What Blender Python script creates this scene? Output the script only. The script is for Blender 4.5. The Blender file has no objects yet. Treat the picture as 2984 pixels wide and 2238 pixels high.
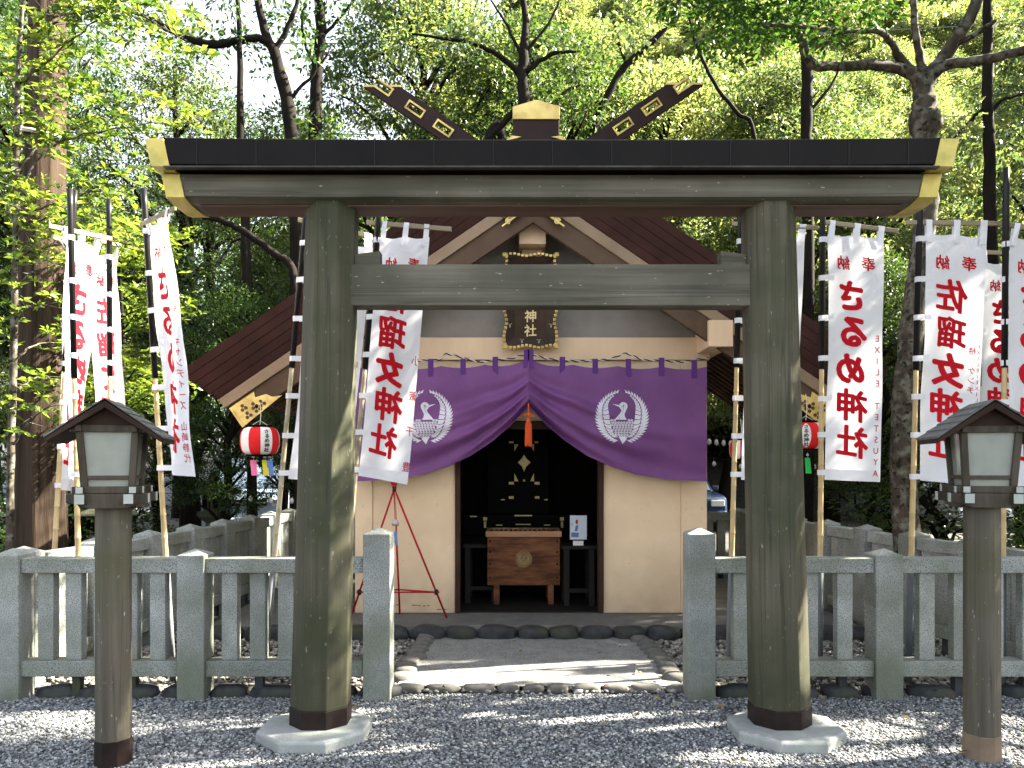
import bpy, bmesh, math, random
import numpy as np
from mathutils import Vector, Matrix

# ------------------------------------------------------------ camera, sky, sun, exposure
sc = bpy.context.scene
COL = sc.collection
F, CX, HZ, CAMH = 2300.0, 1492.0, 1350.0, 1.57       # photo measures: focal length and horizon in photo pixels
cam_d = bpy.data.cameras.new('camera'); cam = bpy.data.objects.new('camera', cam_d); COL.objects.link(cam)
cam.location = (0, 0, CAMH); cam.rotation_euler = (math.radians(90), 0, 0)
cam_d.sensor_width = 36; cam_d.lens = F / 2984 * 36; cam_d.shift_y = (HZ - 1119) / 2984
cam_d.clip_start = 0.05; cam_d.clip_end = 1000
sc.camera = cam

SUN_EL, SUN_AZ = math.radians(40), math.radians(77)   # azimuth clockwise from +Y
w = bpy.data.worlds.new('World'); sc.world = w; w.use_nodes = True
nt = w.node_tree; nt.nodes.clear()
sky = nt.nodes.new('ShaderNodeTexSky'); sky.sky_type = 'NISHITA'; sky.sun_disc = False
sky.sun_elevation = SUN_EL; sky.sun_rotation = SUN_AZ; sky.dust_density = 2.5; sky.air_density = 1.0; sky.ozone_density = 1.0
bg = nt.nodes.new('ShaderNodeBackground'); bg.inputs['Strength'].default_value = 0.062
ow = nt.nodes.new('ShaderNodeOutputWorld')
hs = nt.nodes.new('ShaderNodeHueSaturation'); hs.inputs['Saturation'].default_value = 0.42      # thin bright summer haze
nt.links.new(sky.outputs[0], hs.inputs['Color']); nt.links.new(hs.outputs[0], bg.inputs[0]); nt.links.new(bg.outputs[0], ow.inputs[0])
sun_d = bpy.data.lights.new('sun', 'SUN'); sun = bpy.data.objects.new('sun', sun_d); COL.objects.link(sun)
sun_d.energy = 4.8; sun_d.angle = math.radians(0.5); sun_d.color = (1.0, 0.92, 0.76)
sdir = Vector((math.sin(SUN_AZ) * math.cos(SUN_EL), math.cos(SUN_AZ) * math.cos(SUN_EL), math.sin(SUN_EL)))
sun.rotation_euler = sdir.to_track_quat('Z', 'Y').to_euler(); sun.location = (20, 5, 20)
sc.view_settings.view_transform = 'Standard'; sc.view_settings.look = 'None'
sc.view_settings.exposure = 3.4; sc.view_settings.gamma = 1.0
sc.render.engine = 'CYCLES'
cy = sc.cycles
cy.max_bounces = 8; cy.diffuse_bounces = 3; cy.glossy_bounces = 2; cy.transmission_bounces = 4; cy.transparent_max_bounces = 4
cy.use_denoising = True; cy.sample_clamp_indirect = 4; cy.use_adaptive_sampling = True; cy.adaptive_threshold = 0.02
cy.caustics_reflective = False; cy.caustics_refractive = False

def P(px, py, d):                                      # photo pixel at a distance -> point
    return Vector(((px - CX) / F * d, d, CAMH + (HZ - py) / F * d))

# ------------------------------------------------------------ helpers
class MB:
    def __init__(s): s.v = []; s.f = []
    def add(s, vs, fs):
        n = len(s.v); s.v += [tuple(v) for v in vs]; s.f += [tuple(i + n for i in f) for f in fs]; return s
    def hexa(s, p):                                    # p: 4 bottom then 4 top
        return s.add(p, [(3, 2, 1, 0), (4, 5, 6, 7), (0, 1, 5, 4), (1, 2, 6, 5), (2, 3, 7, 6), (3, 0, 4, 7)])
    def box(s, x0, x1, y0, y1, z0, z1):
        return s.hexa([(x0, y0, z0), (x1, y0, z0), (x1, y1, z0), (x0, y1, z0), (x0, y0, z1), (x1, y0, z1), (x1, y1, z1), (x0, y1, z1)])
    def cbox(s, c, size, M=None):
        a, b, h = [k / 2 for k in size]
        pts = [Vector(q) for q in [(-a, -b, -h), (a, -b, -h), (a, b, -h), (-a, b, -h), (-a, -b, h), (a, -b, h), (a, b, h), (-a, b, h)]]
        if M is not None: pts = [M @ q for q in pts]
        return s.hexa([q + Vector(c) for q in pts])
    def prism(s, poly, vec):
        n = len(poly); vec = Vector(vec); a = [Vector(q) for q in poly]; b = [q + vec for q in a]
        return s.add(a + b, [tuple(range(n))[::-1], tuple(range(n, 2 * n))] + [(i, (i + 1) % n, n + (i + 1) % n, n + i) for i in range(n)])
    def tube(s, path, rad, n=8, cap=True, rot=0):
        path = [Vector(p) for p in path]
        if not hasattr(rad, '__len__'): rad = [rad] * len(path)
        rings = []; up = None
        for i, p in enumerate(path):
            t = (path[min(i + 1, len(path) - 1)] - path[max(i - 1, 0)]).normalized()
            if up is None:
                up = Vector((0, 1, 0)) if abs(t.y) < .9 else Vector((1, 0, 0))
            a = (up - t * up.dot(t)).normalized(); b = t.cross(a); up = a
            rings.append([p + (a * math.cos(2 * math.pi * k / n + rot) + b * math.sin(2 * math.pi * k / n + rot)) * rad[i] for k in range(n)])
        vs = [q for r in rings for q in r]; fs = []
        for i in range(len(path) - 1):
            for k in range(n):
                fs.append((i * n + k, i * n + (k + 1) % n, (i + 1) * n + (k + 1) % n, (i + 1) * n + k))
        if cap: fs += [tuple(range(n))[::-1], tuple((len(path) - 1) * n + k for k in range(n))]
        return s.add(vs, fs)
    def lathe(s, prof, c=(0, 0, 0), n=16, rot=0, cap=True):
        c = Vector(c); vs = []; fs = []
        for r, z in prof:
            for k in range(n):
                a = 2 * math.pi * k / n + rot
                vs.append(c + Vector((r * math.cos(a), r * math.sin(a), z)))
        for i in range(len(prof) - 1):
            for k in range(n):
                fs.append((i * n + k, i * n + (k + 1) % n, (i + 1) * n + (k + 1) % n, (i + 1) * n + k))
        if cap: fs += [tuple(range(n))[::-1], tuple((len(prof) - 1) * n + k for k in range(n))]
        return s.add(vs, fs)
    def grid(s, fn, nu, nv):
        vs = [fn(i / nu, j / nv) for j in range(nv + 1) for i in range(nu + 1)]
        fs = [(j * (nu + 1) + i, j * (nu + 1) + i + 1, (j + 1) * (nu + 1) + i + 1, (j + 1) * (nu + 1) + i) for j in range(nv) for i in range(nu)]
        return s.add(vs, fs)

def origin(o):                                        # summed locations up the tree (only used where nothing is turned)
    v = Vector((0, 0, 0))
    while o is not None: v += o.location; o = o.parent
    return v

def build(name, mb, mat, parent=None, smooth=False, bevel=0, world=True, fix=True):
    me = bpy.data.meshes.new(name)
    off = origin(parent) if (parent is not None and world) else Vector((0, 0, 0))
    me.from_pydata([tuple(Vector(v) - off) for v in mb.v], [], mb.f)
    if fix:
        bm = bmesh.new(); bm.from_mesh(me); bmesh.ops.recalc_face_normals(bm, faces=bm.faces); bm.to_mesh(me); bm.free()
    me.materials.append(mat)
    if smooth: me.polygons.foreach_set('use_smooth', [True] * len(me.polygons))
    o = bpy.data.objects.new(name, me); COL.objects.link(o)
    if parent is not None: o.parent = parent
    if bevel:
        m = o.modifiers.new('bevel', 'BEVEL'); m.width = bevel; m.segments = 2; m.limit_method = 'ANGLE'; m.angle_limit = math.radians(35)
    return o

def np_mesh(name, V, Fc, mat, parent=None, smooth=False, mesh_only=False):
    V = np.asarray(V, dtype=np.float32).reshape(-1, 3); Fc = np.asarray(Fc, dtype=np.int32); k = Fc.shape[1]
    me = bpy.data.meshes.new(name)
    me.vertices.add(len(V)); me.vertices.foreach_set('co', V.ravel())
    me.loops.add(Fc.size); me.loops.foreach_set('vertex_index', Fc.ravel())
    me.polygons.add(len(Fc)); me.polygons.foreach_set('loop_start', np.arange(0, Fc.size, k, dtype=np.int32))
    me.polygons.foreach_set('loop_total', np.full(len(Fc), k, dtype=np.int32))
    if smooth: me.polygons.foreach_set('use_smooth', np.ones(len(Fc), dtype=bool))
    me.update(calc_edges=True); me.materials.append(mat)
    if mesh_only: return me
    o = bpy.data.objects.new(name, me); COL.objects.link(o)
    if parent is not None: o.parent = parent
    return o

def tag(o, label, cat, group=None, kind=None):
    if label: o['label'] = label
    if cat: o['category'] = cat
    if group: o['group'] = group
    if kind: o['kind'] = kind
    return o

def thing(name, label, cat, loc=(0, 0, 0), rz=0, group=None):
    o = bpy.data.objects.new(name, None); COL.objects.link(o); o.location = loc; o.rotation_euler = (0, 0, rz)
    o.empty_display_size = .1
    return tag(o, label, cat, group)

def copy_tree(o, parent=None):
    c = o.copy(); COL.objects.link(c); c.parent = parent
    for ch in list(o.children): copy_tree(ch, c)
    return c

# ------------------------------------------------------------ materials
def mat(name, c1, c2, scale=5, stretch=(1, 1, 1), rough=.7, bump=.2, bdist=.01, metal=0, speck=None, sscale=200, samt=.35,
        blot=None, bscale=2.0, bamt=.5, spec=.16, bumpscale=None, lo=.35, hi=.65, sstretch=None, crack=None, vary=0, base=None):
    m = bpy.data.materials.new(name); m.use_nodes = True; t = m.node_tree; n = t.nodes; L = t.links
    b = n['Principled BSDF']; tc = n.new('ShaderNodeTexCoord'); mp = n.new('ShaderNodeMapping')
    mp.inputs['Scale'].default_value = stretch; L.new(tc.outputs['Object'], mp.inputs[0])
    nz = n.new('ShaderNodeTexNoise'); nz.inputs['Scale'].default_value = scale; nz.inputs['Detail'].default_value = 8
    nz.inputs['Roughness'].default_value = .65
    L.new(mp.outputs[0], nz.inputs['Vector'])
    r = n.new('ShaderNodeValToRGB'); r.color_ramp.elements[0].color = (*c1, 1); r.color_ramp.elements[1].color = (*c2, 1)
    r.color_ramp.elements[0].position = lo; r.color_ramp.elements[1].position = hi
    L.new(nz.outputs['Fac'], r.inputs[0]); out = r.outputs[0]
    def over(out, col, sc_, amt, vec, det=4, edge=.04):
        z = n.new('ShaderNodeTexNoise'); z.inputs['Scale'].default_value = sc_; z.inputs['Detail'].default_value = det; L.new(vec, z.inputs['Vector'])
        rr = n.new('ShaderNodeValToRGB'); rr.color_ramp.elements[0].position = 1 - amt - edge; rr.color_ramp.elements[1].position = min(1, 1 - amt + edge)
        L.new(z.outputs['Fac'], rr.inputs[0])
        mx = n.new('ShaderNodeMix'); mx.data_type = 'RGBA'; L.new(rr.outputs[0], mx.inputs['Factor']); L.new(out, mx.inputs['A']); mx.inputs['B'].default_value = (*col, 1)
        return mx.outputs['Result']
    if blot: out = over(out, blot, bscale, bamt, tc.outputs['Object'], 5, .12)
    if speck:
        sv = tc.outputs['Object']
        if sstretch:
            m2 = n.new('ShaderNodeMapping'); m2.inputs['Scale'].default_value = sstretch; L.new(sv, m2.inputs[0]); sv = m2.outputs[0]
        out = over(out, speck, sscale, samt, sv, 1)
    if crack:
        m3 = n.new('ShaderNodeMapping'); m3.inputs['Scale'].default_value = crack; L.new(tc.outputs['Object'], m3.inputs[0])
        z = n.new('ShaderNodeTexNoise'); z.inputs['Scale'].default_value = 1; z.inputs['Detail'].default_value = 3; L.new(m3.outputs[0], z.inputs['Vector'])
        rr = n.new('ShaderNodeValToRGB'); e = rr.color_ramp.elements; e[0].position = .486; e[0].color = (0, 0, 0, 1); e[1].position = .5; e[1].color = (1, 1, 1, 1); e2 = e.new(.514); e2.color = (0, 0, 0, 1)
        L.new(z.outputs['Fac'], rr.inputs[0]); ml = n.new('ShaderNodeMath'); ml.operation = 'MULTIPLY'; ml.inputs[1].default_value = .5; L.new(rr.outputs[0], ml.inputs[0])
        mx = n.new('ShaderNodeMix'); mx.data_type = 'RGBA'; L.new(ml.outputs[0], mx.inputs['Factor']); L.new(out, mx.inputs['A']); mx.inputs['B'].default_value = (c1[0] * .3, c1[1] * .3, c1[2] * .3, 1); out = mx.outputs['Result']
    if base:                                             # splashed dirt and moss towards the foot, broken up by noise
        z0_, z1_, bc = base; sx = n.new('ShaderNodeSeparateXYZ'); L.new(tc.outputs['Object'], sx.inputs[0])
        mr0 = n.new('ShaderNodeMapRange'); mr0.inputs['From Min'].default_value = z0_; mr0.inputs['From Max'].default_value = z1_; mr0.inputs['To Min'].default_value = .95; mr0.inputs['To Max'].default_value = 0; L.new(sx.outputs['Z'], mr0.inputs['Value'])
        zb = n.new('ShaderNodeTexNoise'); zb.inputs['Scale'].default_value = 7; zb.inputs['Detail'].default_value = 6; L.new(tc.outputs['Object'], zb.inputs['Vector'])
        mm = n.new('ShaderNodeMath'); mm.operation = 'MULTIPLY'; L.new(mr0.outputs[0], mm.inputs[0]); L.new(zb.outputs['Fac'], mm.inputs[1])
        mx = n.new('ShaderNodeMix'); mx.data_type = 'RGBA'; L.new(mm.outputs[0], mx.inputs['Factor']); L.new(out, mx.inputs['A']); mx.inputs['B'].default_value = (*bc, 1); out = mx.outputs['Result']
    if vary:
        oi = n.new('ShaderNodeObjectInfo'); mr = n.new('ShaderNodeMapRange'); mr.inputs['To Min'].default_value = 1 - vary; mr.inputs['To Max'].default_value = 1 + vary; L.new(oi.outputs['Random'], mr.inputs['Value'])
        hv = n.new('ShaderNodeHueSaturation'); L.new(mr.outputs[0], hv.inputs['Value']); L.new(out, hv.inputs['Color']); out = hv.outputs[0]
    L.new(out, b.inputs['Base Color'])
    b.inputs['Roughness'].default_value = rough; b.inputs['Metallic'].default_value = metal; b.inputs['Specular IOR Level'].default_value = spec
    if bump:
        src = nz
        if bumpscale:
            src = n.new('ShaderNodeTexNoise'); src.inputs['Scale'].default_value = bumpscale; src.inputs['Detail'].default_value = 6; L.new(mp.outputs[0], src.inputs['Vector'])
        bp = n.new('ShaderNodeBump'); bp.inputs['Strength'].default_value = bump; bp.inputs['Distance'].default_value = bdist
        L.new(src.outputs['Fac'], bp.inputs['Height']); L.new(bp.outputs[0], b.inputs['Normal'])
    return m

def leafmat(name, c1, c2, tr, tamt=.45, rough=.4, spec=.4):
    m = bpy.data.materials.new(name); m.use_nodes = True; t = m.node_tree; n = t.nodes; L = t.links; b = n['Principled BSDF']
    g = n.new('ShaderNodeNewGeometry'); tc = n.new('ShaderNodeTexCoord'); nz = n.new('ShaderNodeTexNoise'); nz.inputs['Scale'].default_value = .9
    L.new(tc.outputs['Object'], nz.inputs['Vector'])
    ad = n.new('ShaderNodeMath'); ad.operation = 'MULTIPLY_ADD'; ad.inputs[1].default_value = .9; L.new(g.outputs['Random Per Island'], ad.inputs[0])
    sb = n.new('ShaderNodeMath'); sb.operation = 'MULTIPLY_ADD'; sb.inputs[1].default_value = 1.6; sb.inputs[2].default_value = -.8; L.new(nz.outputs['Fac'], sb.inputs[0])
    L.new(sb.outputs[0], ad.inputs[2])
    r = n.new('ShaderNodeValToRGB'); r.color_ramp.elements[0].color = (*c1, 1); r.color_ramp.elements[1].color = (*c2, 1)
    r.color_ramp.elements[0].position = .15; r.color_ramp.elements[1].position = .95
    L.new(ad.outputs[0], r.inputs[0]); L.new(r.outputs[0], b.inputs['Base Color'])
    b.inputs['Roughness'].default_value = rough; b.inputs['Specular IOR Level'].default_value = spec
    r2 = n.new('ShaderNodeValToRGB'); r2.color_ramp.elements[0].color = (tr[0] * .22, tr[1] * .36, tr[2] * .5, 1); r2.color_ramp.elements[1].color = (*tr, 1)
    L.new(ad.outputs[0], r2.inputs[0])
    tl = n.new('ShaderNodeBsdfTranslucent'); L.new(r2.outputs[0], tl.inputs[0])
    mx = n.new('ShaderNodeMixShader'); mx.inputs[0].default_value = tamt; L.new(b.outputs[0], mx.inputs[1]); L.new(tl.outputs[0], mx.inputs[2])
    L.new(mx.outputs[0], n['Material Output'].inputs[0]); return m

def clothmat(name, c, tamt=.35, rough=.85):
    m = bpy.data.materials.new(name); m.use_nodes = True; t = m.node_tree; n = t.nodes; L = t.links; b = n['Principled BSDF']
    b.inputs['Base Color'].default_value = (*c, 1); b.inputs['Roughness'].default_value = rough; b.inputs['Specular IOR Level'].default_value = .2
    tc = n.new('ShaderNodeTexCoord'); nz = n.new('ShaderNodeTexNoise'); nz.inputs['Scale'].default_value = 7; nz.inputs['Detail'].default_value = 5; nz.inputs['Distortion'].default_value = .8; L.new(tc.outputs['Object'], nz.inputs['Vector'])
    bp = n.new('ShaderNodeBump'); bp.inputs['Strength'].default_value = .7; bp.inputs['Distance'].default_value = .02; L.new(nz.outputs['Fac'], bp.inputs['Height']); L.new(bp.outputs[0], b.inputs['Normal'])
    if tamt:
        tl = n.new('ShaderNodeBsdfTranslucent'); tl.inputs[0].default_value = (*c, 1)
        mx = n.new('ShaderNodeMixShader'); mx.inputs[0].default_value = tamt; L.new(b.outputs[0], mx.inputs[1]); L.new(tl.outputs[0], mx.inputs[2])
        L.new(mx.outputs[0], n['Material Output'].inputs[0])
    return m

WOODV = mat('weathered_wood_upright', (.046, .041, .026), (.112, .101, .070), 16, (1, 1, .03), .72, .5, .004, blot=(.036, .042, .019), bscale=1.6, bamt=.47, speck=(.20, .19, .15), sscale=60, samt=.245, sstretch=(1, 1, .4), crack=(10, 10, .15), spec=.3, base=(.1, 1.0, (.022, .024, .010)))
WOODH = mat('weathered_wood_level', (.068, .062, .046), (.165, .152, .118), 16, (.03, 1, 1), .72, .5, .004, blot=(.062, .062, .040), bscale=1.4, bamt=.45, speck=(.34, .33, .27), sscale=60, samt=.235, sstretch=(.4, 1, 1), crack=(.15, 10, 10), spec=.3)
WOODD = mat('lantern_roof_wood', (.018, .009, .006), (.038, .021, .014), 14, (.2, 1, .2), .65, .4, .003)
WOODL = mat('lantern_post_wood', (.058, .049, .035), (.118, .104, .078), 14, (1, 1, .05), .72, .5, .004, blot=(.060, .062, .026), bscale=2.2, bamt=.42, speck=(.36, .35, .29), sscale=60, samt=.25, sstretch=(1, 1, .35), crack=(16, 16, .25), spec=.3)
WOODF = mat('lantern_frame_wood', (.042, .034, .025), (.080, .068, .052), 18, (1, 1, .15), .7, .4, .003)
SHING = mat('shingle_grey', (.075, .078, .078), (.15, .15, .15), 18, (1, 1, 1), .7, .5, .004, blot=(.07, .10, .06), bscale=5, bamt=.42)
COPPER = mat('copper_roof', (.030, .012, .010), (.056, .022, .018), 4, (1, .3, 1), .6, .12, .003, spec=.2)
KCOPPER = mat('beam_cladding', (.0045, .0038, .0034), (.008, .0062, .0056), 3, (1, 1, 1), .55, .15, .003, spec=.12)
BOUNCEW = mat('brown_bounce_wood', (.085, .052, .036), (.14, .09, .065), 14, (.05, 1, 1), .6, .3, .003)
PIPE = mat('grey_pipe', (.12, .13, .14), (.17, .18, .19), 5, rough=.5)
SHOE = mat('dark_metal_shoe', (.010, .007, .006), (.024, .014, .012), 6, (1, 1, 1), .5, .15, .003)
GOLD = mat('gold_leaf_metal', (.56, .41, .13), (.74, .56, .21), 5, (1, 1, 1), .36, .2, .004, metal=.75, blot=(.38, .27, .09), bscale=7, bamt=.45)
GOLDP = mat('gold_plate_weathered', (.50, .40, .10), (.66, .54, .18), 7, (1, 1, 1), .5, .1, .002, metal=.35, blot=(.36, .33, .10), bscale=9, bamt=.42)
GRAN = mat('granite', (.27, .285, .275), (.41, .425, .405), 3, (1, 1, 1), .75, .25, .002, speck=(.11, .12, .115), sscale=190, samt=.44, blot=(.21, .225, .18), bscale=2.6, bamt=.46, bumpscale=150, vary=.10, base=(.0, .55, (.085, .10, .060)))
GRANL = mat('granite_pale', (.21, .225, .22), (.33, .345, .335), 4, (1, 1, 1), .8, .3, .002, speck=(.25, .26, .25), sscale=120, samt=.40, blot=(.36, .40, .33), bscale=5, bamt=.4)
PLAST = mat('peach_plaster', (.74, .56, .37), (.80, .62, .42), 2.2, (1, 1, 1), .85, .25, .003, bumpscale=90, blot=(.66, .49, .32), bscale=1.3, bamt=.46, speck=(.66, .49, .33), sscale=26, samt=.28, base=(.10, .75, (.40, .30, .20)))
PLAST2 = mat('peach_painted_wood', (.66, .47, .30), (.75, .55, .36), 3, (1, 1, .3), .7, .1, .002)
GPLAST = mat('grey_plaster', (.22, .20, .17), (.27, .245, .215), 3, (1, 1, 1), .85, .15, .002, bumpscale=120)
TANB = mat('tan_bargeboard', (.22, .155, .098), (.30, .215, .142), 6, (.3, 1, .3), .65, .15, .002)
BRNB = mat('shaded_brown_board', (.075, .045, .028), (.12, .075, .048), 6, (.3, 1, .3), .65, .15, .002)  # bargeboard brown with the shade on the main board mixed in
RAFT = mat('rafter_brown', (.07, .036, .025), (.12, .066, .045), 6, (1, 1, 1), .65, .1, .002)
INSHADE = mat('interior_shade_black', (.0025, .002, .0018), (.005, .004, .003), 8, (1, 1, 1), .7, .1, .002, spec=.05)
LACQ = mat('black_lacquer', (.0015, .0015, .0015), (.003, .003, .003), 8, (1, 1, 1), .5, 0, .002, spec=.04)
BOXW = mat('offering_box_wood', (.060, .020, .007), (.17, .065, .024), 7, (.35, 1, 2.2), .5, .15, .002, lo=.4, hi=.6)
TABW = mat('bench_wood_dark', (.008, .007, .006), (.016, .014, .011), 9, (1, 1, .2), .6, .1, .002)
CONC = mat('porch_concrete', (.10, .096, .09), (.155, .15, .14), 5, (1, 1, 1), .85, .4, .003, speck=(.09, .09, .09), sscale=160, samt=.4, bumpscale=120)
BOULD = mat('dark_boulder', (.022, .024, .026), (.060, .062, .066), 7, (1, 1, 1), .8, .6, .012, blot=(.05, .055, .03), bscale=4, bamt=.38)
EDGE = mat('rounded_edge_stone', (.085, .082, .078), (.165, .16, .15), 9, (1, 1, 1), .8, .5, .006, blot=(.06, .058, .05), bscale=7, bamt=.42)
BLADES = None
BAMB = mat('bamboo', (.42, .30, .14), (.58, .44, .24), 8, (1, 1, .12), .45, .15, .002, blot=(.34, .25, .14), bscale=5, bamt=.4)
BAMBG = mat('bamboo_grey', (.30, .26, .18), (.46, .40, .28), 8, (1, 1, .12), .55, .15, .002, blot=(.16, .13, .08), bscale=5, bamt=.42)
BLKP = mat('black_pole_sleeve', (.005, .0045, .0045), (.010, .009, .009), 5, (1, 1, 1), .4, 0, spec=.25)
ROD = mat('banner_rod_wood', (.20, .16, .10), (.32, .27, .18), 8, (.1, 1, 1), .7, .3, .003)
WHT = clothmat('white_banner_cloth', (.80, .80, .83), .30)
WHTT = clothmat('white_tie_cloth', (.76, .75, .77), .15)
RED = clothmat('red_banner_ink', (.62, .010, .022), .25)
REDS = clothmat('thin_red_ink', (.50, .05, .09), .25)
PURP = mat('purple_silk', (.135, .046, .160), (.175, .062, .205), 2.5, (1, 1, 1), .55, .25, .002, bumpscale=260, spec=.3)
PURPD = mat('purple_tab', (.085, .025, .15), (.10, .03, .17), 3, (1, 1, 1), .6, .1, .002, spec=.2)
CREST = mat('crest_white', (.62, .60, .68), (.70, .68, .75), 3, (1, 1, 1), .7, 0)
ROPEW = mat('rope_white', (.62, .58, .48), (.70, .66, .56), 9, (1, 1, 1), .8, .1)
ROPEB = mat('rope_black', (.015, .014, .014), (.03, .028, .028), 9, (1, 1, 1), .7, .1)
ORNG = mat('orange_tassel', (.62, .085, .02), (.72, .12, .03), 30, (1, 1, .1), .6, .4, .003)
REDP = mat('red_painted_stick', (.33, .008, .012), (.42, .014, .02), 9, (1, 1, 1), .4, .1)
GLASSP = mat('lamp_paper_panel', (.24, .26, .235), (.30, .32, .28), 2, (1, 1, 1), .2, .08, .002, spec=.5, blot=(.22, .235, .205), bscale=6, bamt=.45)
WHTEND = mat('white_paint_and_lit_end', (.34, .37, .34), (.42, .45, .41), 9, (1, 1, 1), .6, .1)
PAPERW = mat('white_paper', (.72, .70, .70), (.78, .76, .76), 9, (1, 1, 1), .7, 0)
PAPERR = mat('red_paper', (.60, .012, .014), (.70, .02, .022), 9, (1, 1, 1), .6, .1)
INK = mat('black_ink', (.012, .012, .012), (.02, .02, .02), 9, (1, 1, 1), .7, 0)
BARKC = mat('cedar_bark', (.012, .008, .005), (.066, .043, .029), 16, (1, 1, .04), .85, .9, .02)
BARKL = mat('lichen_bark', (.032, .026, .019), (.088, .072, .054), 9, (1, 1, .6), .9, .8, .012, blot=(.19, .19, .155), bscale=13, bamt=.40, speck=(.02, .02, .012), sscale=22, samt=.38)
BARKD = mat('dark_bark', (.005, .004, .003), (.015, .011, .008), 12, (1, 1, .3), .9, .7, .01)
LF_DARK = leafmat('leaf_dark_green', (.009, .026, .007), (.036, .072, .016), (.20, .30, .045), .34, .36, .5)
LF_MID = leafmat('leaf_mid_green', (.014, .036, .009), (.056, .092, .020), (.36, .41, .09), .40, .36, .5)
LF_LITE = leafmat('leaf_yellow_green', (.026, .054, .012), (.100, .130, .028), (.54, .55, .13), .44, .36, .5)
LF_NEAR = leafmat('leaf_fresh_green', (.035, .070, .010), (.105, .145, .022), (.38, .46, .045), .44, .36, .45)
LF_MAPLE = leafmat('leaf_maple_green', (.014, .046, .008), (.032, .078, .014), (.12, .24, .02), .32, .5, .2)
GROUND = mat('ground_earth', (.045, .044, .040), (.10, .097, .090), 6, (1, 1, 1), .9, .6, .02, speck=(.05, .05, .05), sscale=40, samt=.45)
HILLM = mat('hill_undergrowth', (.012, .022, .008), (.035, .055, .018), 1.2, (1, 1, 1), .9, .5, .05)

# ------------------------------------------------------------ lettering
_glyph = {}
def glyph(ch, bold):
    key = (ch, bold)
    if key in _glyph: return _glyph[key]
    cu = bpy.data.curves.new('tmp', 'FONT'); cu.body = ch; cu.size = 1; cu.offset = bold; cu.resolution_u = 3
    ob = bpy.data.objects.new('tmp', cu); COL.objects.link(ob)
    dg = bpy.context.evaluated_depsgraph_get(); ev = ob.evaluated_get(dg); me = ev.to_mesh()
    vs = [(v.co.x, v.co.y) for v in me.vertices]; fs = [tuple(p.vertices) for p in me.polygons]; ev.to_mesh_clear()
    bpy.data.objects.remove(ob); bpy.data.curves.remove(cu)
    if vs:
        xs = [a for a, _ in vs]; ys = [b for _, b in vs]; mx = (min(xs) + max(xs)) / 2; my = (min(ys) + max(ys)) / 2
        vs = [(a - mx, b - my) for a, b in vs]
    _glyph[key] = (vs, fs); return _glyph[key]

class Flat:                                            # flat shapes in (u, v), cut on a grid and then laid on a surface
    def __init__(s): s.v = []; s.f = []
    def char(s, ch, u, v, size, bold=.02, shear=0.0, sx=1.0):
        vs, fs = glyph(ch, bold); n = len(s.v)
        s.v += [(u + a * size * sx, v + (b + shear * a) * size) for a, b in vs]; s.f += [tuple(i + n for i in f) for f in fs]
    def poly(s, pts):
        n = len(s.v); s.v += list(pts); s.f.append(tuple(range(n, n + len(pts))))
    def lay(s, name, fn, m, parent, cell=.04, world=True):
        if not s.v: return None
        bm = bmesh.new(); vv = [bm.verts.new((a, b, 0)) for a, b in s.v]
        for f in s.f:
            try: bm.faces.new([vv[i] for i in f])
            except ValueError: pass
        bmesh.ops.triangulate(bm, faces=[f for f in bm.faces if len(f.verts) > 4])
        if cell:
            us = [a for a, _ in s.v]; ws = [b for _, b in s.v]
            for axis, lo, hi in ((0, min(us), max(us)), (1, min(ws), max(ws))):
                k = math.ceil(lo / cell)
                while k * cell < hi:
                    co = [0, 0, 0]; co[axis] = k * cell; no = [0, 0, 0]; no[axis] = 1
                    bmesh.ops.bisect_plane(bm, geom=bm.verts[:] + bm.edges[:] + bm.faces[:], plane_co=co, plane_no=no); k += 1
        off = origin(parent) if world else Vector((0, 0, 0))
        for v in bm.verts: v.co = Vector(fn(v.co.x, v.co.y)) - off
        me = bpy.data.meshes.new(name); bm.to_mesh(me); bm.free(); me.materials.append(m)
        o = bpy.data.objects.new(name, me); COL.objects.link(o); o.parent = parent; return o

ORD = 'first second third fourth fifth sixth seventh eighth ninth tenth eleventh twelfth thirteenth fourteenth fifteenth sixteenth'.split()
rnd = random.Random(7); R = np.random.default_rng(11)
# ------------------------------------------------------------ ground, hill, path, gravel
def hill_h(x, y):
    s = min(1, max(0, (x + 16 - .10 * y) / 12)); s = s * s * (3 - 2 * s)
    return max(0, y - 23) * .98 * s * (1 - .35 * max(0, min(1, (y - 50) / 60))) + .4 * math.sin(x * .7) * math.sin(y * .5) * min(1, max(0, (y - 23) / 5))
g = MB(); xs = [-300, -80, -30] + [-12 + 2 * i for i in range(25)] + [60, 100, 300]; ys = [-60, 0, 10, 20, 23, 25, 28, 32, 36, 40, 46, 52, 60, 75, 100, 300]
g.add([(x, y, hill_h(x, y) if y >= 23 else 0) for y in ys for x in xs],
      [(j * len(xs) + i, j * len(xs) + i + 1, (j + 1) * len(xs) + i + 1, (j + 1) * len(xs) + i) for j in range(len(ys) - 1) for i in range(len(xs) - 1)])
tag(build('ground', g, GROUND, smooth=True), None, None, kind='structure')

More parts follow.
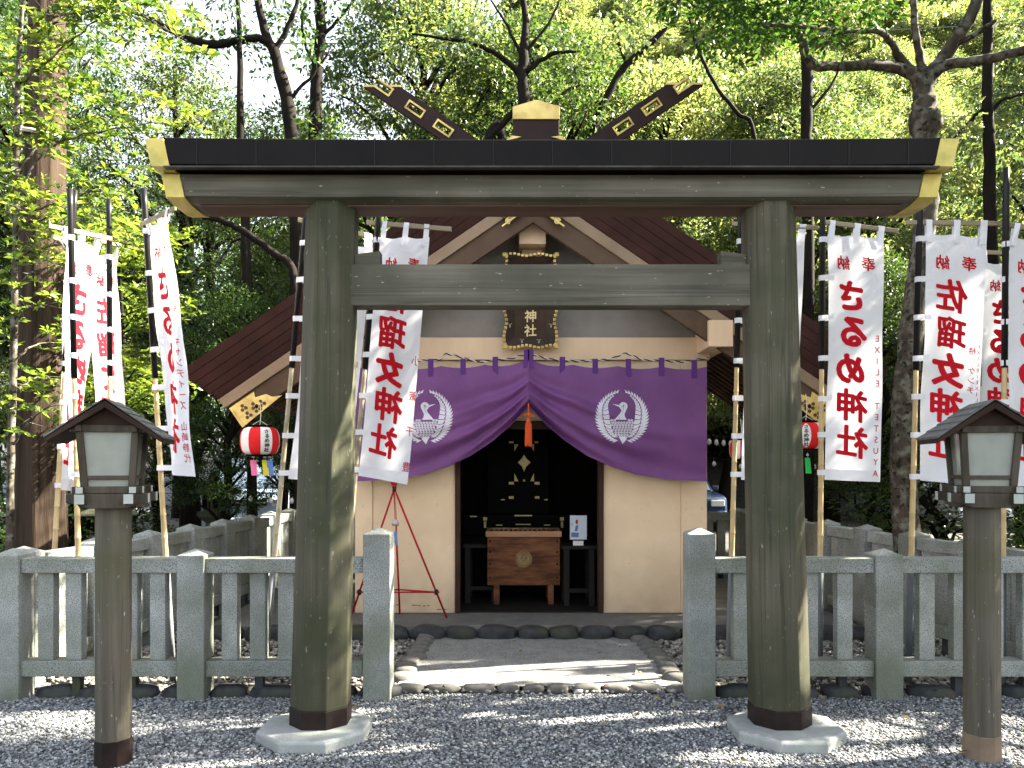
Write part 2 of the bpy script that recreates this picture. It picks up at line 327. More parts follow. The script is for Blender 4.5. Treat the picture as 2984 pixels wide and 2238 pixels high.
def ico():
    p = (1 + 5 ** .5) / 2
    v = np.array([(-1, p, 0), (1, p, 0), (-1, -p, 0), (1, -p, 0), (0, -1, p), (0, 1, p), (0, -1, -p), (0, 1, -p), (p, 0, -1), (p, 0, 1), (-p, 0, -1), (-p, 0, 1)]) / math.sqrt(1 + p * p)
    f = np.array([(0, 11, 5), (0, 5, 1), (0, 1, 7), (0, 7, 10), (0, 10, 11), (1, 5, 9), (5, 11, 4), (11, 10, 2), (10, 7, 6), (7, 1, 8), (3, 9, 4), (3, 4, 2), (3, 2, 6), (3, 6, 8), (3, 8, 9), (4, 9, 5), (2, 4, 11), (6, 2, 10), (8, 6, 7), (9, 8, 1)])
    return v, f
IV, IF = ico()
def pebbles(name, pts, size, zs, m, label):
    n = len(pts); s = size * R.uniform(.55, 1.25, n)
    ax = np.stack([s * R.uniform(.8, 1.25, n), s * R.uniform(.6, .95, n), s * R.uniform(.4, .7, n)], 1)
    V = IV[None] * ax[:, None, :] * R.uniform(.85, 1.12, (n, 12, 1))
    t = R.normal(0, .4, n); c, q = np.cos(t)[:, None], np.sin(t)[:, None]
    y, z = V[..., 1] * c - V[..., 2] * q, V[..., 1] * q + V[..., 2] * c; V = np.stack([V[..., 0], y, z], -1)
    t = R.uniform(0, 6.283, n); c, q = np.cos(t)[:, None], np.sin(t)[:, None]
    x, y = V[..., 0] * c - V[..., 1] * q, V[..., 0] * q + V[..., 1] * c; V = np.stack([x, y, V[..., 2]], -1)
    V += np.concatenate([pts, (zs + s * .15 + R.uniform(0, .35, n) * size)[:, None]], 1)[:, None, :]
    Fs = (IF[None] + (np.arange(n) * 12)[:, None, None]).reshape(-1, 3)
    o = np_mesh(name, V, Fs, m, smooth=False); return tag(o, label, 'gravel', kind='stuff')
def pebmat(name, cols):
    m = bpy.data.materials.new(name); m.use_nodes = True; t = m.node_tree; n = t.nodes; b = n['Principled BSDF']
    g_ = n.new('ShaderNodeNewGeometry'); r = n.new('ShaderNodeValToRGB'); el = r.color_ramp.elements
    el[0].color = (*cols[0], 1); el[1].color = (*cols[-1], 1)
    for i, c in enumerate(cols[1:-1]): e = el.new((i + 1) / (len(cols) - 1)); e.color = (*c, 1)
    t.links.new(g_.outputs['Random Per Island'], r.inputs[0]); t.links.new(r.outputs[0], b.inputs['Base Color']); b.inputs['Roughness'].default_value = .75; return m
PEB = pebmat('gravel_blue_grey', [(.032, .035, .040), (.078, .085, .095), (.18, .187, .193), (.11, .118, .129), (.25, .257, .262), (.41, .42, .415)])
PEB2 = pebmat('gravel_warm', [(.05, .048, .04), (.11, .10, .088), (.20, .19, .16), (.15, .145, .125), (.28, .265, .235), (.42, .40, .36)])
def scatter(x0, x1, y0, y1, n, ex=()):
    p = np.stack([R.uniform(x0, x1, n), R.uniform(y0, y1, n)], 1); k = np.ones(n, bool)
    for e in ex: k &= ~e(p)
    return p[k]
path_hw = lambda y: .97 - .06 * (y - 5.4)
inpath = lambda p: (np.abs(p[:, 0] - .185) < .93) & (p[:, 1] > 5.48) & (p[:, 1] < 7.0)
near = scatter(-4.3, 4.7, 3.4, 5.36, 98000)
far2 = scatter(-9, 12, 1.2, 3.3, 9000)
pebbles('gravel', near, .0106, np.full(len(near), .0), PEB, 'blue grey crushed gravel spread in front of the fence')
inside = scatter(-3.6, 4.1, 5.36, 9.6, 30000, (inpath, lambda p: (np.abs(p[:, 0] - .185) < 3.0) & (p[:, 1] > 6.95)))
pebbles('inner_gravel', inside, .024, np.full(len(inside), .01), PEB2, 'warm grey rounded pebbles inside the fence')

# path slab with wash finish, and its rounded edging stones
pa = MB(); z = .035
pa.add([(-.80, 5.44, z), (1.17, 5.44, z), (1.08, 6.98, z), (-.71, 6.98, z)], [(0, 1, 2, 3)])
PATHM = mat('washed_aggregate', (.125, .128, .125), (.21, .213, .21), 9, (1, 1, 1), .8, .6, .004, speck=(.34, .34, .32), sscale=110, samt=.41, bumpscale=160)
tag(build('path', pa, PATHM), None, None, kind='structure')
def stone_mb(c, ax, rz=0, seed=0, sub=2, rough=.10):
    bm = bmesh.new(); bmesh.ops.create_icosphere(bm, subdivisions=sub, radius=1); r = random.Random(seed)
    ph = [r.uniform(0, 6) for _ in range(6)]; m = MB(); Z = Matrix.Rotation(rz, 3, 'Z')
    for v in bm.verts:
        p = v.co; k = 1 + rough * (math.sin(3 * p.x + ph[0]) * math.sin(2.6 * p.y + ph[1]) + .7 * math.sin(5 * p.z + ph[2] + 2 * p.x) + .4 * math.sin(7 * p.y + ph[3]))
        q = Vector([math.copysign(abs(t) ** .72, t) for t in p]) * k
        m.v.append(tuple(Z @ Vector((q.x * ax[0], q.y * ax[1], q.z * ax[2])) + Vector(c)))
    m.f = [tuple(v.index for v in f.verts) for f in bm.faces]; bm.free(); return m
k = 0
x = -.80; q_ = 0
while x < 1.15:
    L = rnd.uniform(.075, .145); k += 1
    o = build('edging_stone', stone_mb((0, 0, 0), (L, .058, .034), rnd.uniform(-.12, .12), k), EDGE, smooth=True, world=False); o.location = (x + L, 5.42, .022)
    tag(o, '%s stone from the left in the front edge of the path' % ORD[q_], 'edging stone', 'rounded stones along the front edge of the path')
    x += 2 * L + .012; q_ += 1
for s, lab in ((-1, 'rounded stone in the left edge of the path'), (1, 'rounded stone in the right edge of the path')):
    y = 5.56; q_ = 0
    while y < 6.95:
        L = rnd.uniform(.05, .085); k += 1
        xx = .185 + s * (1.0 - .05 * (y - 5.4) + rnd.uniform(-.02, .02))
        o = build('edging_stone', stone_mb((0, 0, 0), (.085, L, .05), rnd.uniform(-.3, .3), k), EDGE, smooth=True, world=False); o.location = (xx, y + L, .03)
        tag(o, lab + ', %s from the front' % ORD[q_], 'edging stone', 'rounded stones along the %s edge of the path' % ('left' if s < 0 else 'right')); y += 2 * L + .008; q_ += 1
for s, x0, x1 in ((-1, -3.2, -.95), (1, 1.35, 4.6)):
    x = x0; q_ = 0
    while x < x1:
        L = rnd.uniform(.12, .20); k += 1
        o = build('kerb_stone', stone_mb((0, 0, 0), (L, .07, .065), rnd.uniform(-.08, .08), k), BOULD, smooth=True, world=False); o.location = (x + L, 5.33, .015)
        tag(o, '%s dark kerb stone from the left under the %s front fence' % (ORD[q_], 'left' if s < 0 else 'right'), 'kerb stone', 'dark kerb stones under the %s front fence' % ('left' if s < 0 else 'right'))
        x += 2 * L + .02; q_ += 1

# ------------------------------------------------------------ gate (torii)
TX = .222
to = thing('torii_gate', 'weathered grey wooden shrine gate with gold capped dark top beam, in front of the path', 'shrine gate', (TX, 4.6, 0))
for s in (-1, 1):
    bx, tx = TX + s * 1.336, TX + s * 1.268
    prof = []
    c = MB(); n = 8; zs = [.17, .5, 1.2, 2.0, 2.7, 3.10]
    for i, zz in enumerate(zs):
        f = (zz - .1) / 2.93; cx_ = bx + (tx - bx) * f; r = (.162 + (.142 - .162) * f) / math.cos(math.pi / 8)
        c.v += [(cx_ + r * math.cos(math.pi / 8 + k * math.pi / 4), 4.6 + r * math.sin(math.pi / 8 + k * math.pi / 4), zz) for k in range(8)]
    c.f = [(i * 8 + k, i * 8 + (k + 1) % 8, (i + 1) * 8 + (k + 1) % 8, (i + 1) * 8 + k) for i in range(len(zs) - 1) for k in range(8)] + [tuple(range(8))[::-1], tuple(40 + k for k in range(8))]
    p = build('pillar', c, WOODV, to, bevel=.006)
    rr = .166 / math.cos(math.pi / 8)
    build('metal_shoe', MB().lathe([(rr, .06), (rr, .17), (rr * .97, .172)], (bx, 4.6, 0), 8, math.pi / 8), SHOE, p, bevel=.003)
    b = MB().lathe([(.328, -.02), (.330, .052), (.318, .066), (.0, .070)], (bx + s * .02, 4.56, 0), 8, math.pi / 8, cap=False)
    build('plinth', b, GRANL, to, bevel=.006)
def beam(prof, x0t, x0b, x1t, x1b, curve=0.0, n=12):
    """prof: (y, z) polygon; ends slanted between bottom and top; slight upward curve to the ends"""
    zmin = min(q[1] for q in prof); zmax = max(q[1] for q in prof); m = MB()
    for i in range(n + 1):
        f = i / n
        for (yy, zz) in prof:
            h = (zz - zmin) / (zmax - zmin); a = x0b + (x0t - x0b) * h; b_ = x1b + (x1t - x1b) * h
            m.v.append((a + (b_ - a) * f, yy, zz + curve * abs(2 * f - 1) ** 3))
    k_ = len(prof)
    m.f = [(i * k_ + j, i * k_ + (j + 1) % k_, (i + 1) * k_ + (j + 1) % k_, (i + 1) * k_ + j) for i in range(n) for j in range(k_)] + [tuple(range(k_))[::-1], tuple(n * k_ + j for j in range(k_))]
    return m
# upper clad beam (roof like) and lower wooden beam
PK = [(4.33, 3.20), (4.33, 3.345), (4.60, 3.43), (4.87, 3.345), (4.87, 3.20)]
kb = build('top_beam', beam(PK, TX - 2.155, TX - 2.12, TX + 2.15, TX + 2.115, .012), KCOPPER, to, bevel=.004)
gr = lambda P_, g_: [(4.6 + (y_ - 4.6) * g_, z_ + (.004 if z_ > 3.3 else -.004)) for y_, z_ in P_]
build('gold_cap', beam(gr(PK, 1.02), TX - 2.255, TX - 2.20, TX - 2.150, TX - 2.100, 0, 2), GOLDP, kb, bevel=.003)
build('gold_cap', beam(gr(PK, 1.02), TX + 2.145, TX + 2.095, TX + 2.25, TX + 2.195, 0, 2), GOLDP, kb, bevel=.003)
m = MB()
for i in range(-6, 7): m.box(TX + i * .325 - .002, TX + i * .325 + .002, 4.3265, 4.329, 3.205, 3.343)
build('seam', m, BLKP, kb)
m = MB().box(TX - 2.13, TX + 2.12, 4.318, 4.36, 3.190, 3.199)
build('drip_edge', m, mat('drip_metal', (.03, .028, .026), (.07, .066, .06), 5, rough=.5), kb)
PS = [(4.42, 3.062), (4.42, 3.186), (4.78, 3.186), (4.78, 3.062), (4.70, 3.045), (4.50, 3.045)]
sb = build('lower_beam', beam(PS, TX - 2.08, TX - 2.05, TX + 2.08, TX + 2.05, .004), WOODH, to, bevel=.004)
build('underside_bounce_strip', MB().box(TX - 2.0, TX + 2.0, 4.505, 4.695, 3.036, 3.0445), BOUNCEW, sb)  # added strip; sheltered brown wood and ground bounce both put into its colour
PS2 = [(4.416, 3.058), (4.416, 3.189), (4.784, 3.189), (4.784, 3.058), (4.70, 3.041), (4.50, 3.041)]
build('gold_cap', beam(PS2, TX - 2.185, TX - 2.155, TX - 2.082, TX - 2.052, 0, 2), GOLDP, sb, bevel=.003)
build('gold_cap', beam(PS2, TX + 2.082, TX + 2.052, TX + 2.185, TX + 2.155, 0, 2), GOLDP, sb, bevel=.003)
nk = MB().box(TX - 1.20, TX + 1.20, 4.53, 4.67, 2.475, 2.713)
build('tie_beam', nk, WOODH, to, bevel=.006)
for s in (-1, 1):
    a = TX + s * 1.155; b_ = TX + s * .985
    q = [(a, 4.56, 2.716), (b_, 4.56, 2.716), (b_, 4.56, 2.79 + .008), (a, 4.56, 2.775)]
    build('wedge', MB().prism(q, (0, .085, 0)), WOODH, to, bevel=.004)

# ------------------------------------------------------------ stone fences
def post_mb(x, y, w, h, rz=0):
    m = MB(); a = w / 2; c, s_ = math.cos(rz), math.sin(rz)
    f = lambda u, v, z_: (x + u * c - v * s_, y + u * s_ + v * c, z_)
    m.hexa([f(-a, -a, -.05), f(a, -a, -.05), f(a, a, -.05), f(-a, a, -.05), f(-a, -a, h - .04), f(a, -a, h - .04), f(a, a, h - .04), f(-a, a, h - .04)])
    m.f.pop(1); n_ = len(m.v); m.v.append((x, y, h)); m.f += [(4, 5, n_), (5, 6, n_), (6, 7, n_), (7, 4, n_)]; return m
def fence(label, pts, heights, nb=4, phase=0, pw=.18):
    """pts: post centres on a line or broken line"""
    o = thing('stone_fence', label, 'stone fence', (pts[0][0], pts[0][1], 0))
    for i, (x, y) in enumerate(pts):
        j = min(i, len(pts) - 2); dx, dy = pts[j + 1][0] - pts[j][0], pts[j + 1][1] - pts[j][1]; rz = math.atan2(dy, dx)
        build('post', post_mb(x, y, pw, heights[i], rz), GRAN, o, bevel=.006)
        if i == len(pts) - 1: break
        L = math.hypot(dx, dy); ux, uy = dx / L, dy / L; Mx = Matrix.Rotation(rz, 3, 'Z'); c = ((x + pts[i + 1][0]) / 2, (y + pts[i + 1][1]) / 2)
        build('top_rail', MB().cbox((c[0], c[1], .890), (L - pw - .002, .13, .098), Mx), GRAN, o, bevel=.006)
        build('bottom_rail', MB().cbox((c[0], c[1], .205), (L - pw - .002, .13, .105), Mx), GRAN, o, bevel=.006)
        for k_ in range(nb):
            t = (k_ + .8) / (nb + .6) * (L - pw) + pw / 2
            px_, py_ = x + ux * t, y + uy * t
            build('baluster', MB().cbox((px_, py_, .5485), (.104, .075, .582), Mx), GRAN, o, bevel=.005)
            if k_ % 2: build('foot_block', MB().cbox((px_, py_ + .02, .065), (.055, .06, .17), Mx), BOULD, o, bevel=.003)
    return o
fence('speckled granite fence standing left of the path, ending in a tall pointed post', [(-3.35, 5.3), (-2.125, 5.3), (-.895, 5.3)], [1.0, 1.0, 1.14], 5)
fence('speckled granite fence standing right of the path, starting at a tall pointed post', [(1.255, 5.3), (2.495, 5.3), (3.73, 5.3), (4.95, 5.3)], [1.14, 1.0, 1.0, 1.0], 4)
lp = [(-3.37, 5.45), (-3.22, 6.1), (-3.12, 6.78), (-3.04, 7.45), (-2.98, 8.12), (-2.92, 8.8), (-2.88, 9.42), (-2.85, 10.1)]
fence('granite side fence running back along the left of the shrine', lp, [1.0] * 8, 4)
rp = [(3.80, 5.50), (3.62, 6.15), (3.44, 6.75), (3.33, 7.4), (3.22, 8.05), (3.13, 8.7), (3.06, 9.35), (3.0, 10.1)]
fence('granite side fence running back along the right of the shrine', rp, [1.0] * 8, 4)
bp = [(-2.70, 10.15), (-1.5, 10.15), (-.3, 10.15), (.9, 10.15), (2.0, 10.15), (2.9, 10.15)]
fence('granite back fence behind the shrine building', bp, [1.0] * 6, 4)

# ------------------------------------------------------------ lamp posts
def lamp(loc, rz, label, rust):
    t = thing('lantern_post', label, 'lantern post', loc, rz, 'wooden lantern posts beside the gate')
    def B(n_, mb, m_, p_=t, bv=.003):
        if n_ not in ('post', 'metal_shoe'): mb.v = [(a * .86, b_ * .86, c_) for a, b_, c_ in mb.v]
        return build(n_, mb, m_, p_, world=False, bevel=bv)
    r = .083 / math.cos(math.pi / 8)
    po = B('post', MB().lathe([(r, -.03), (r * .99, .8), (r * .985, 1.40)], (0, 0, 0), 8, math.pi / 8), WOODL)
    B('metal_shoe', MB().lathe([(r * 1.02, -.03), (r * 1.02, .135), (r, .137)], (0, 0, 0), 8, math.pi / 8), SHOE if not rust else mat('tan_metal_shoe', (.16, .11, .075), (.22, .16, .11), 6, rough=.5), po)
    # crossed bracket arms
    for rot in (0, 1):
        m = MB(); pr = [(-.22, 0, 1.415), (-.22, 0, 1.37), (-.16, 0, 1.362), (-.10, 0, 1.34), (.10, 0, 1.34), (.16, 0, 1.362), (.22, 0, 1.37), (.22, 0, 1.415)]
        for off in (-.13, .13):
            for q in ([(x_, off - .03, z_ - (.002 * rot)) for x_, _, z_ in pr],):
                if rot: q = [(b_, a_, c_) for a_, b_, c_ in q]; m.prism(q, (.05, 0, 0))
                else: m.prism(q, (0, .05, 0))
        br = B('bracket_arm', m, WOODF)
        for s in (-1, 1):
            for off in (-.13, .13):
                if rot: e = MB().box(off - .031, off + .021, s * .222 - .0015, s * .222 + .0015, 1.366, 1.414)
                else: e = MB().box(s * .222 - .0015, s * .222 + .0015, off - .031, off + .021, 1.369, 1.416)
                B('painted_end', e, WHTEND, br, 0)
    m = MB()
    for s in (-1, 1):
        m.box(-.19, .19, s * .142 - .018, s * .142 + .018, 1.417, 1.452); m.box(s * .142 - .018, s * .142 + .018, -.192, .192, 1.4185, 1.4505)
    m.box(-.125, .125, -.125, .125, 1.42, 1.44)
    fr = B('base_frame', m, WOODF)
    for s in (-1, 1):
        for q in (-1, 1):
            B('painted_end', MB().box(s * .142 - .0185, s * .142 + .0185, q * .1935 - .0015, q * .1935 + .0015, 1.419, 1.450), WHTEND, fr, 0)
            B('painted_end', MB().box(q * .1915 - .0015, q * .1915 + .0015, s * .142 - .0185, s * .142 + .0185, 1.418, 1.4515), WHTEND, fr, 0)
    hb, ht, zb, zt = .128, .150, 1.452, 1.728                 # box flares outwards to the top
    for sx in (-1, 1):
        for sy in (-1, 1):
            w_ = .019
            m = MB().hexa([(sx * hb - w_, sy * hb - w_, zb), (sx * hb + w_, sy * hb - w_, zb), (sx * hb + w_, sy * hb + w_, zb), (sx * hb - w_, sy * hb + w_, zb),
                           (sx * ht - w_, sy * ht - w_, zt), (sx * ht + w_, sy * ht - w_, zt), (sx * ht + w_, sy * ht + w_, zt), (sx * ht - w_, sy * ht + w_, zt)])
            B('corner_stile', m, WOODF)
    m = MB()
    for s in (-1, 1):
        m.box(-.195, .195, s * .150 - .016, s * .150 + .016, 1.728, 1.764); m.box(s * .150 - .016, s * .150 + .016, -.193, .193, 1.7295, 1.7625)
        m.box(-.115, .115, s * .1315 - .010, s * .1315 + .010, 1.487, 1.507); m.box(s * .1315 - .010, s * .1315 + .010, -.115, .115, 1.487, 1.507)
    B('cross_rail', m, WOODF)
    for s in (-1, 1):
        for q in (-1, 1): B('painted_end', MB().box(s * .1955 - .001, s * .1955 + .001, q * .150 - .0165, q * .150 + .0165, 1.729, 1.763), WHTEND, t, 0)
    for k_ in range(4):
        Mx = Matrix.Rotation(k_ * math.pi / 2, 3, 'Z'); a, b_ = hb - .008, ht - .008
        m = MB().hexa([Mx @ Vector(q) for q in [(-a, -a - .001, zb), (a, -a - .001, zb), (a, -a + .004, zb), (-a, -a + .004, zb), (-b_, -b_ - .001, zt), (b_, -b_ - .001, zt), (b_, -b_ + .004, zt), (-b_, -b_ + .004, zt)]])
        B('paper_panel', m, GLASSP, t, 0)
    # roof: two slopes, shingle courses, gable boards
    hw, dp, ze, zr = .312, .225, 1.700, 1.893
    roof = MB()
    for s in (-1, 1):
        roof.hexa([(0, -dp, zr - .045), (s * hw, -dp, ze - .028), (s * hw, dp, ze - .028), (0, dp, zr - .045), (0, -dp, zr - .008), (s * hw, -dp, ze), (s * hw, dp, ze), (0, dp, zr - .008)])
    rf = B('roof', roof, WOODD)
    sh = MB(); sl = (zr - ze) / hw
    for s in (-1, 1):
        for i in range(5):
            x0_, x1_ = hw * (1 - i / 5) + .006, hw * (1 - (i + 1) / 5) - .012
            if i == 4: x1_ = 0
            za, zb_ = ze + (hw - x0_) * sl, ze + (hw - x1_) * sl
            for (ya, yb) in ((-dp - .004, -.05), (-.048, .09), (.092, dp + .004)) if i % 2 else ((-dp - .004, .02), (.022, dp + .004)):
                sh.hexa([(s * x0_, ya, za + .001), (s * x1_, ya, zb_ + .001), (s * x1_, yb, zb_ + .001), (s * x0_, yb, za + .001),
                         (s * x0_, ya, za + .014), (s * x1_, ya, zb_ + .005), (s * x1_, yb, zb_ + .005), (s * x0_, yb, za + .014)])
    B('shingles', sh, SHING, rf, 0)
    for y_ in (-.155, .145): B('gable_panel', MB().prism([(-.165, y_, 1.765), (.165, y_, 1.765), (0, y_, 1.853)], (0, .012, 0)), WOODD, t, 0)
    return t
l1 = lamp((-2.085, 4.13, 0), math.radians(15), 'wooden lantern post left of the gate with plain pale paper panels and dark shoe', False)
l2 = lamp((2.50, 4.20, 0), math.radians(-13), 'wooden lantern post right of the gate with tan metal shoe, mossy lower shaft', True)

# ------------------------------------------------------------ shrine building
X0 = .19; S = .68; ca, sa = math.cos(math.atan(S)), math.sin(math.atan(S)); ZR = 4.48; YV = 6.9; FL = .13
sh = thing('shrine_hall', 'small peach plastered shrine hall with brown gabled roof behind the gate', 'shrine building', (X0, 7.6, 0))
def rp_(s_, side, s, t, y): return (X0 + side * (ca * s - sa * t), y, ZR - sa * s - ca * t)
def slab(mb, side, s0, s1, t0, t1, y0, y1, clip=True, y0b=None):
    if y0b is None: y0b = y0
    a0 = max(s0, t0 * sa / ca) if clip else s0; a1 = max(s0, t1 * sa / ca) if clip else s0
    q = [rp_(0, side, a1, t1, y0b), rp_(0, side, s1, t1, y0b), rp_(0, side, s1, t1, y1), rp_(0, side, a1, t1, y1),
         rp_(0, side, a0, t0, y0), rp_(0, side, s1, t0, y0), rp_(0, side, s1, t0, y1), rp_(0, side, a0, t0, y1)]
    return mb.hexa(q)
LS = 3.1 / ca
for side in (-1, 1):
    m = MB()
    for i in range(5): slab(m, side, 0, LS - .02 * i, .066 * i, .066 * (i + 1) - .003, YV + .045 * i, 10.0 - .03 * i, True, YV + .045 * i + .040)
    slab(m, side, 0, LS - .1, .01, .325, YV + .24, 9.9)
    build('roof_slope', m, COPPER, sh)
    m = MB(); slab(m, side, 0, 3.66, .333, .43, 7.12, 7.19); build('barge_moulding', m, TANB, sh, bevel=.004)
    m = MB(); slab(m, side, 0, 3.60, .43, .60, 7.15, 7.21); bb = build('barge_board', m, BRNB, sh, bevel=.004)
    # gold filigree plate at the foot of the board
    fl = Flat(); rr = random.Random(3)
    A = lambda s_, t_: rp_(0, side, s_, t_, 7.14)
    pts = [(3.63, .45), (3.63, .66), (3.17, .62), (3.25, .58), (3.28, .53), (3.38, .50), (3.36, .45)]
    gm = MB().prism([A(*q) for q in pts], (0, .008, 0)); gp = build('gold_ornament', gm, GOLD, bb)
    hm = MB()
    for (cs, ct) in ((3.52, .52), (3.52, .60), (3.43, .56), (3.42, .60), (3.36, .58)):
        for k_ in range(3):
            an = k_ * 2.09 + .5; c_ = (cs + .022 * math.cos(an), ct + .022 * math.sin(an))
            hm.prism([rp_(0, side, c_[0] + .018 * math.cos(a_), c_[1] + .018 * math.sin(a_), 7.136) for a_ in [j * 1.047 for j in range(6)]], (0, .003, 0))
    build('cutwork', hm, BRNB, gp)
    hm = MB(); hm.prism([A(*q) for q in [(3.615, .46), (3.605, .46), (3.605, .645), (3.615, .645)]], (0, -.006, 0)); build('rim', hm, GOLD, gp)
    for i in range(15):
        m = MB(); slab(m, side, .45, 3.55, .332, .395, 7.32 + .175 * i, 7.37 + .175 * i); rf = build('rafter', m, RAFT, sh)
        m = MB(); slab(m, side, 3.551, 3.554, .334, .393, 7.322 + .175 * i, 7.368 + .175 * i, False); build('lit_rafter_end', m, WHTEND, rf)  # white imitates light caught on the rafter tip
    # crossed finial board with gold rimmed openings
    yy = 7.12 + (.045 if side > 0 else 0); m = MB(); gm = MB(); ta, tb, tc_, td = .255, .322, .378, .445
    def seg(s0, s1, t0, t1): slab(m, side, s0, s1, t0, t1, yy, yy + .04, False)
    top = lambda t_: -1.417 + (.35 - t_) * (ca / sa)          # level cut at the tip
    def cutseg(t0, t1, s1):
        q = [rp_(0, side, top(t1), t1, yy), rp_(0, side, s1, t1, yy), rp_(0, side, s1, t1, yy + .04), rp_(0, side, top(t1), t1, yy + .04),
             rp_(0, side, top(t0), t0, yy), rp_(0, side, s1, t0, yy), rp_(0, side, s1, t0, yy + .04), rp_(0, side, top(t0), t0, yy + .04)]; m.hexa(q)
    cutseg(ta, tb, .15); cutseg(tc_, td, .15)
    for s0, s1 in ((-1.33, -1.13), (-.98, -.82), (-.67, .15)): seg(s0, s1, tb + .0005, tc_ - .0005)
    ch = build('ridge_finial', m, BRNB if False else mat('finial_copper', (.014, .006, .005), (.028, .012, .010), 4, rough=.6, spec=.2), sh)
    def rim(s0, s1, t0, t1, w_=.016, open_=False):
        for (a, b_, c_, d_) in ((s0 - w_, s1 + w_, t0 - w_, t0), (s0 - w_, s1 + w_, t1, t1 + w_)) + (((s1, s1 + w_, t0, t1),) if open_ else ((s0 - w_, s0, t0, t1), (s1, s1 + w_, t0, t1))):
            slab(gm, side, a, b_, c_, d_, yy - .008, yy + .046, False)
    for args in ((-1.13, -.98, tb, tc_), (-.82, -.67, tb, tc_), (-1.47, -1.33, tb, tc_, .016, True)):
        gm = MB(); rim(*args); build('gold_rim', gm, GOLD, ch)
    gm = MB(); z_ = 4.993
    for t0, t1 in ((ta, tb), (tc_, td)):
        a, b_ = rp_(0, side, top(t0), t0, yy), rp_(0, side, top(t1), t1, yy); gm.box(min(a[0], b_[0]), max(a[0], b_[0]), yy - .004, yy + .044, a[2] - .002, a[2] + .016)
    build('gold_tip', gm, GOLD, ch)
# ridge beam with gold pentagon end
m = MB().prism([(X0 + .02 + a, 6.86, z_) for a, z_ in ((-.20, 4.37), (.20, 4.37), (.20, 4.66), (0, 4.715), (-.20, 4.66))], (0, 3.1, 0)); rb = build('ridge_box', m, mat('ridge_copper', (.014, .004, .003), (.024, .008, .006), 4, rough=.5, spec=.2), sh, bevel=.005)
m = MB().prism([(X0 + .02 + a, 6.845, z_) for a, z_ in ((-.205, 4.555), (.205, 4.555), (.205, 4.665), (0, 4.724), (-.205, 4.665))], (0, .10, 0)); build('gold_cap', m, GOLD, rb, bevel=.004)
for s in (-1, 1):
    m = MB().prism([(X0 + .02 + s * .13, 6.84, 4.40), (X0 + .02 + s * .28, 6.84, 4.36), (X0 + .02 + s * .21, 6.84, 4.41)], (0, .03, 0)); build('gold_wing', m, GOLD, rb)
# hanging gold filigree under the ridge and the strut below
fl = MB()
for s in (-1, 1):
    for (a, b_, r_) in ((.07, 3.82, .034), (.13, 3.79, .036), (.19, 3.745, .032), (.22, 3.70, .026), (.12, 3.85, .03), (.20, 3.80, .024), (.26, 3.76, .024), (.30, 3.80, .02)):
        c_ = Vector((X0 + s * a, 7.10, b_ + .05)); pt = [c_ + Vector((r_ * math.cos(j * .7), 0, r_ * math.sin(j * .7))) for j in range(8)] + [c_ + Vector((r_ * .5 * math.cos(j * 1.1), 0, r_ * .5 * math.sin(j * 1.1))) for j in range(5)]
        fl.tube(pt, .0085, 5)
    fl.tube([(X0 + s * .28, 7.10, 3.70), (X0 + s * .2, 7.10, 3.76), (X0 + s * .05, 7.10, 3.86)], .011, 5)
build('gable_filigree', fl, GOLD, sh)
build('king_strut', MB().box(X0 - .125, X0 + .125, 7.30, 7.60, 3.60, 3.86).box(X0 - .095, X0 + .095, 7.48, 7.60, 3.30, 3.598).box(X0 - .13, X0 + .13, 7.28, 7.6, 3.862, 4.0), PLAST2, sh, bevel=.006)
# walls
xl, xr, dl, dr = X0 - 1.70, X0 + 1.685, -.535, .869
m = MB()
m.box(xl + .17, dl - .012, 7.60, 7.72, FL, 2.558); m.box(dr + .012, xr - .25, 7.60, 7.72, FL, 2.558); m.box(dl - .012, dr + .012, 7.60, 7.72, 1.98, 2.558)
m.box(xl, xl + .12, 7.72, 9.5, FL, 2.9); m.box(xr - .12, xr, 7.72, 9.5, FL, 2.9); m.box(xl, xr, 9.4, 9.52, FL, 3.2)
build('wall', m, PLAST, sh, bevel=.004)
build('corner_post', MB().box(xl, xl + .168, 7.585, 7.72, FL, 2.558), PLAST, sh, bevel=.008)
build('corner_post', MB().box(xr - .248, xr, 7.585, 7.72, FL, 2.558), PLAST, sh, bevel=.008)
build('wall_beam', MB().box(xl - .02, xr + .02, 7.56, 7.72, 2.56, 2.776), PLAST2, sh, bevel=.006)
zt = ZR - .40 * (1 / ca)
gw = MB().prism([(xl, 7.62, 2.778), (xr, 7.62, 2.778), (xr, 7.62, zt - S * (xr - X0)), (X0, 7.62, zt), (xl, 7.62, zt - S * (X0 - xl))], (0, .08, 0))
build('gable_wall', gw, GPLAST, sh)
for s in (-1, 1):
    xx = X0 + s * 1.69
    build('purlin', MB().box(xx - .11, xx + .11, 7.10, 9.7, 2.62, 2.86), PLAST2, sh, bevel=.006)
    build('purlin', MB().box(X0 + s * .98 - .07, X0 + s * .98 + .07, 7.26, 9.7, 3.14, 3.30), BRNB, sh, bevel=.006)
fr = MB().box(dl - .012, dl + .035, 7.575, 7.74, FL, 1.98).box(dr - .035, dr + .012, 7.575, 7.74, FL, 1.98).box(dl + .036, dr - .036, 7.58, 7.74, 1.90, 1.978)
build('door_frame', fr, mat('door_frame_wood', (.030, .015, .010), (.055, .028, .019), 6), sh, bevel=.003)
inn = MB().box(xl + .13, xr - .13, 9.32, 9.38, FL, 3.0).box(xl + .13, xl + .17, 7.74, 9.32, FL, 3.0).box(xr - .17, xr - .13, 7.74, 9.32, FL, 3.0).box(xl + .171, xr - .171, 7.74, 9.319, 2.5, 2.55).box(xl + .171, dl - .014, 7.725, 7.75, FL, 2.499).box(dr + .014, xr - .171, 7.725, 7.75, FL, 2.499)
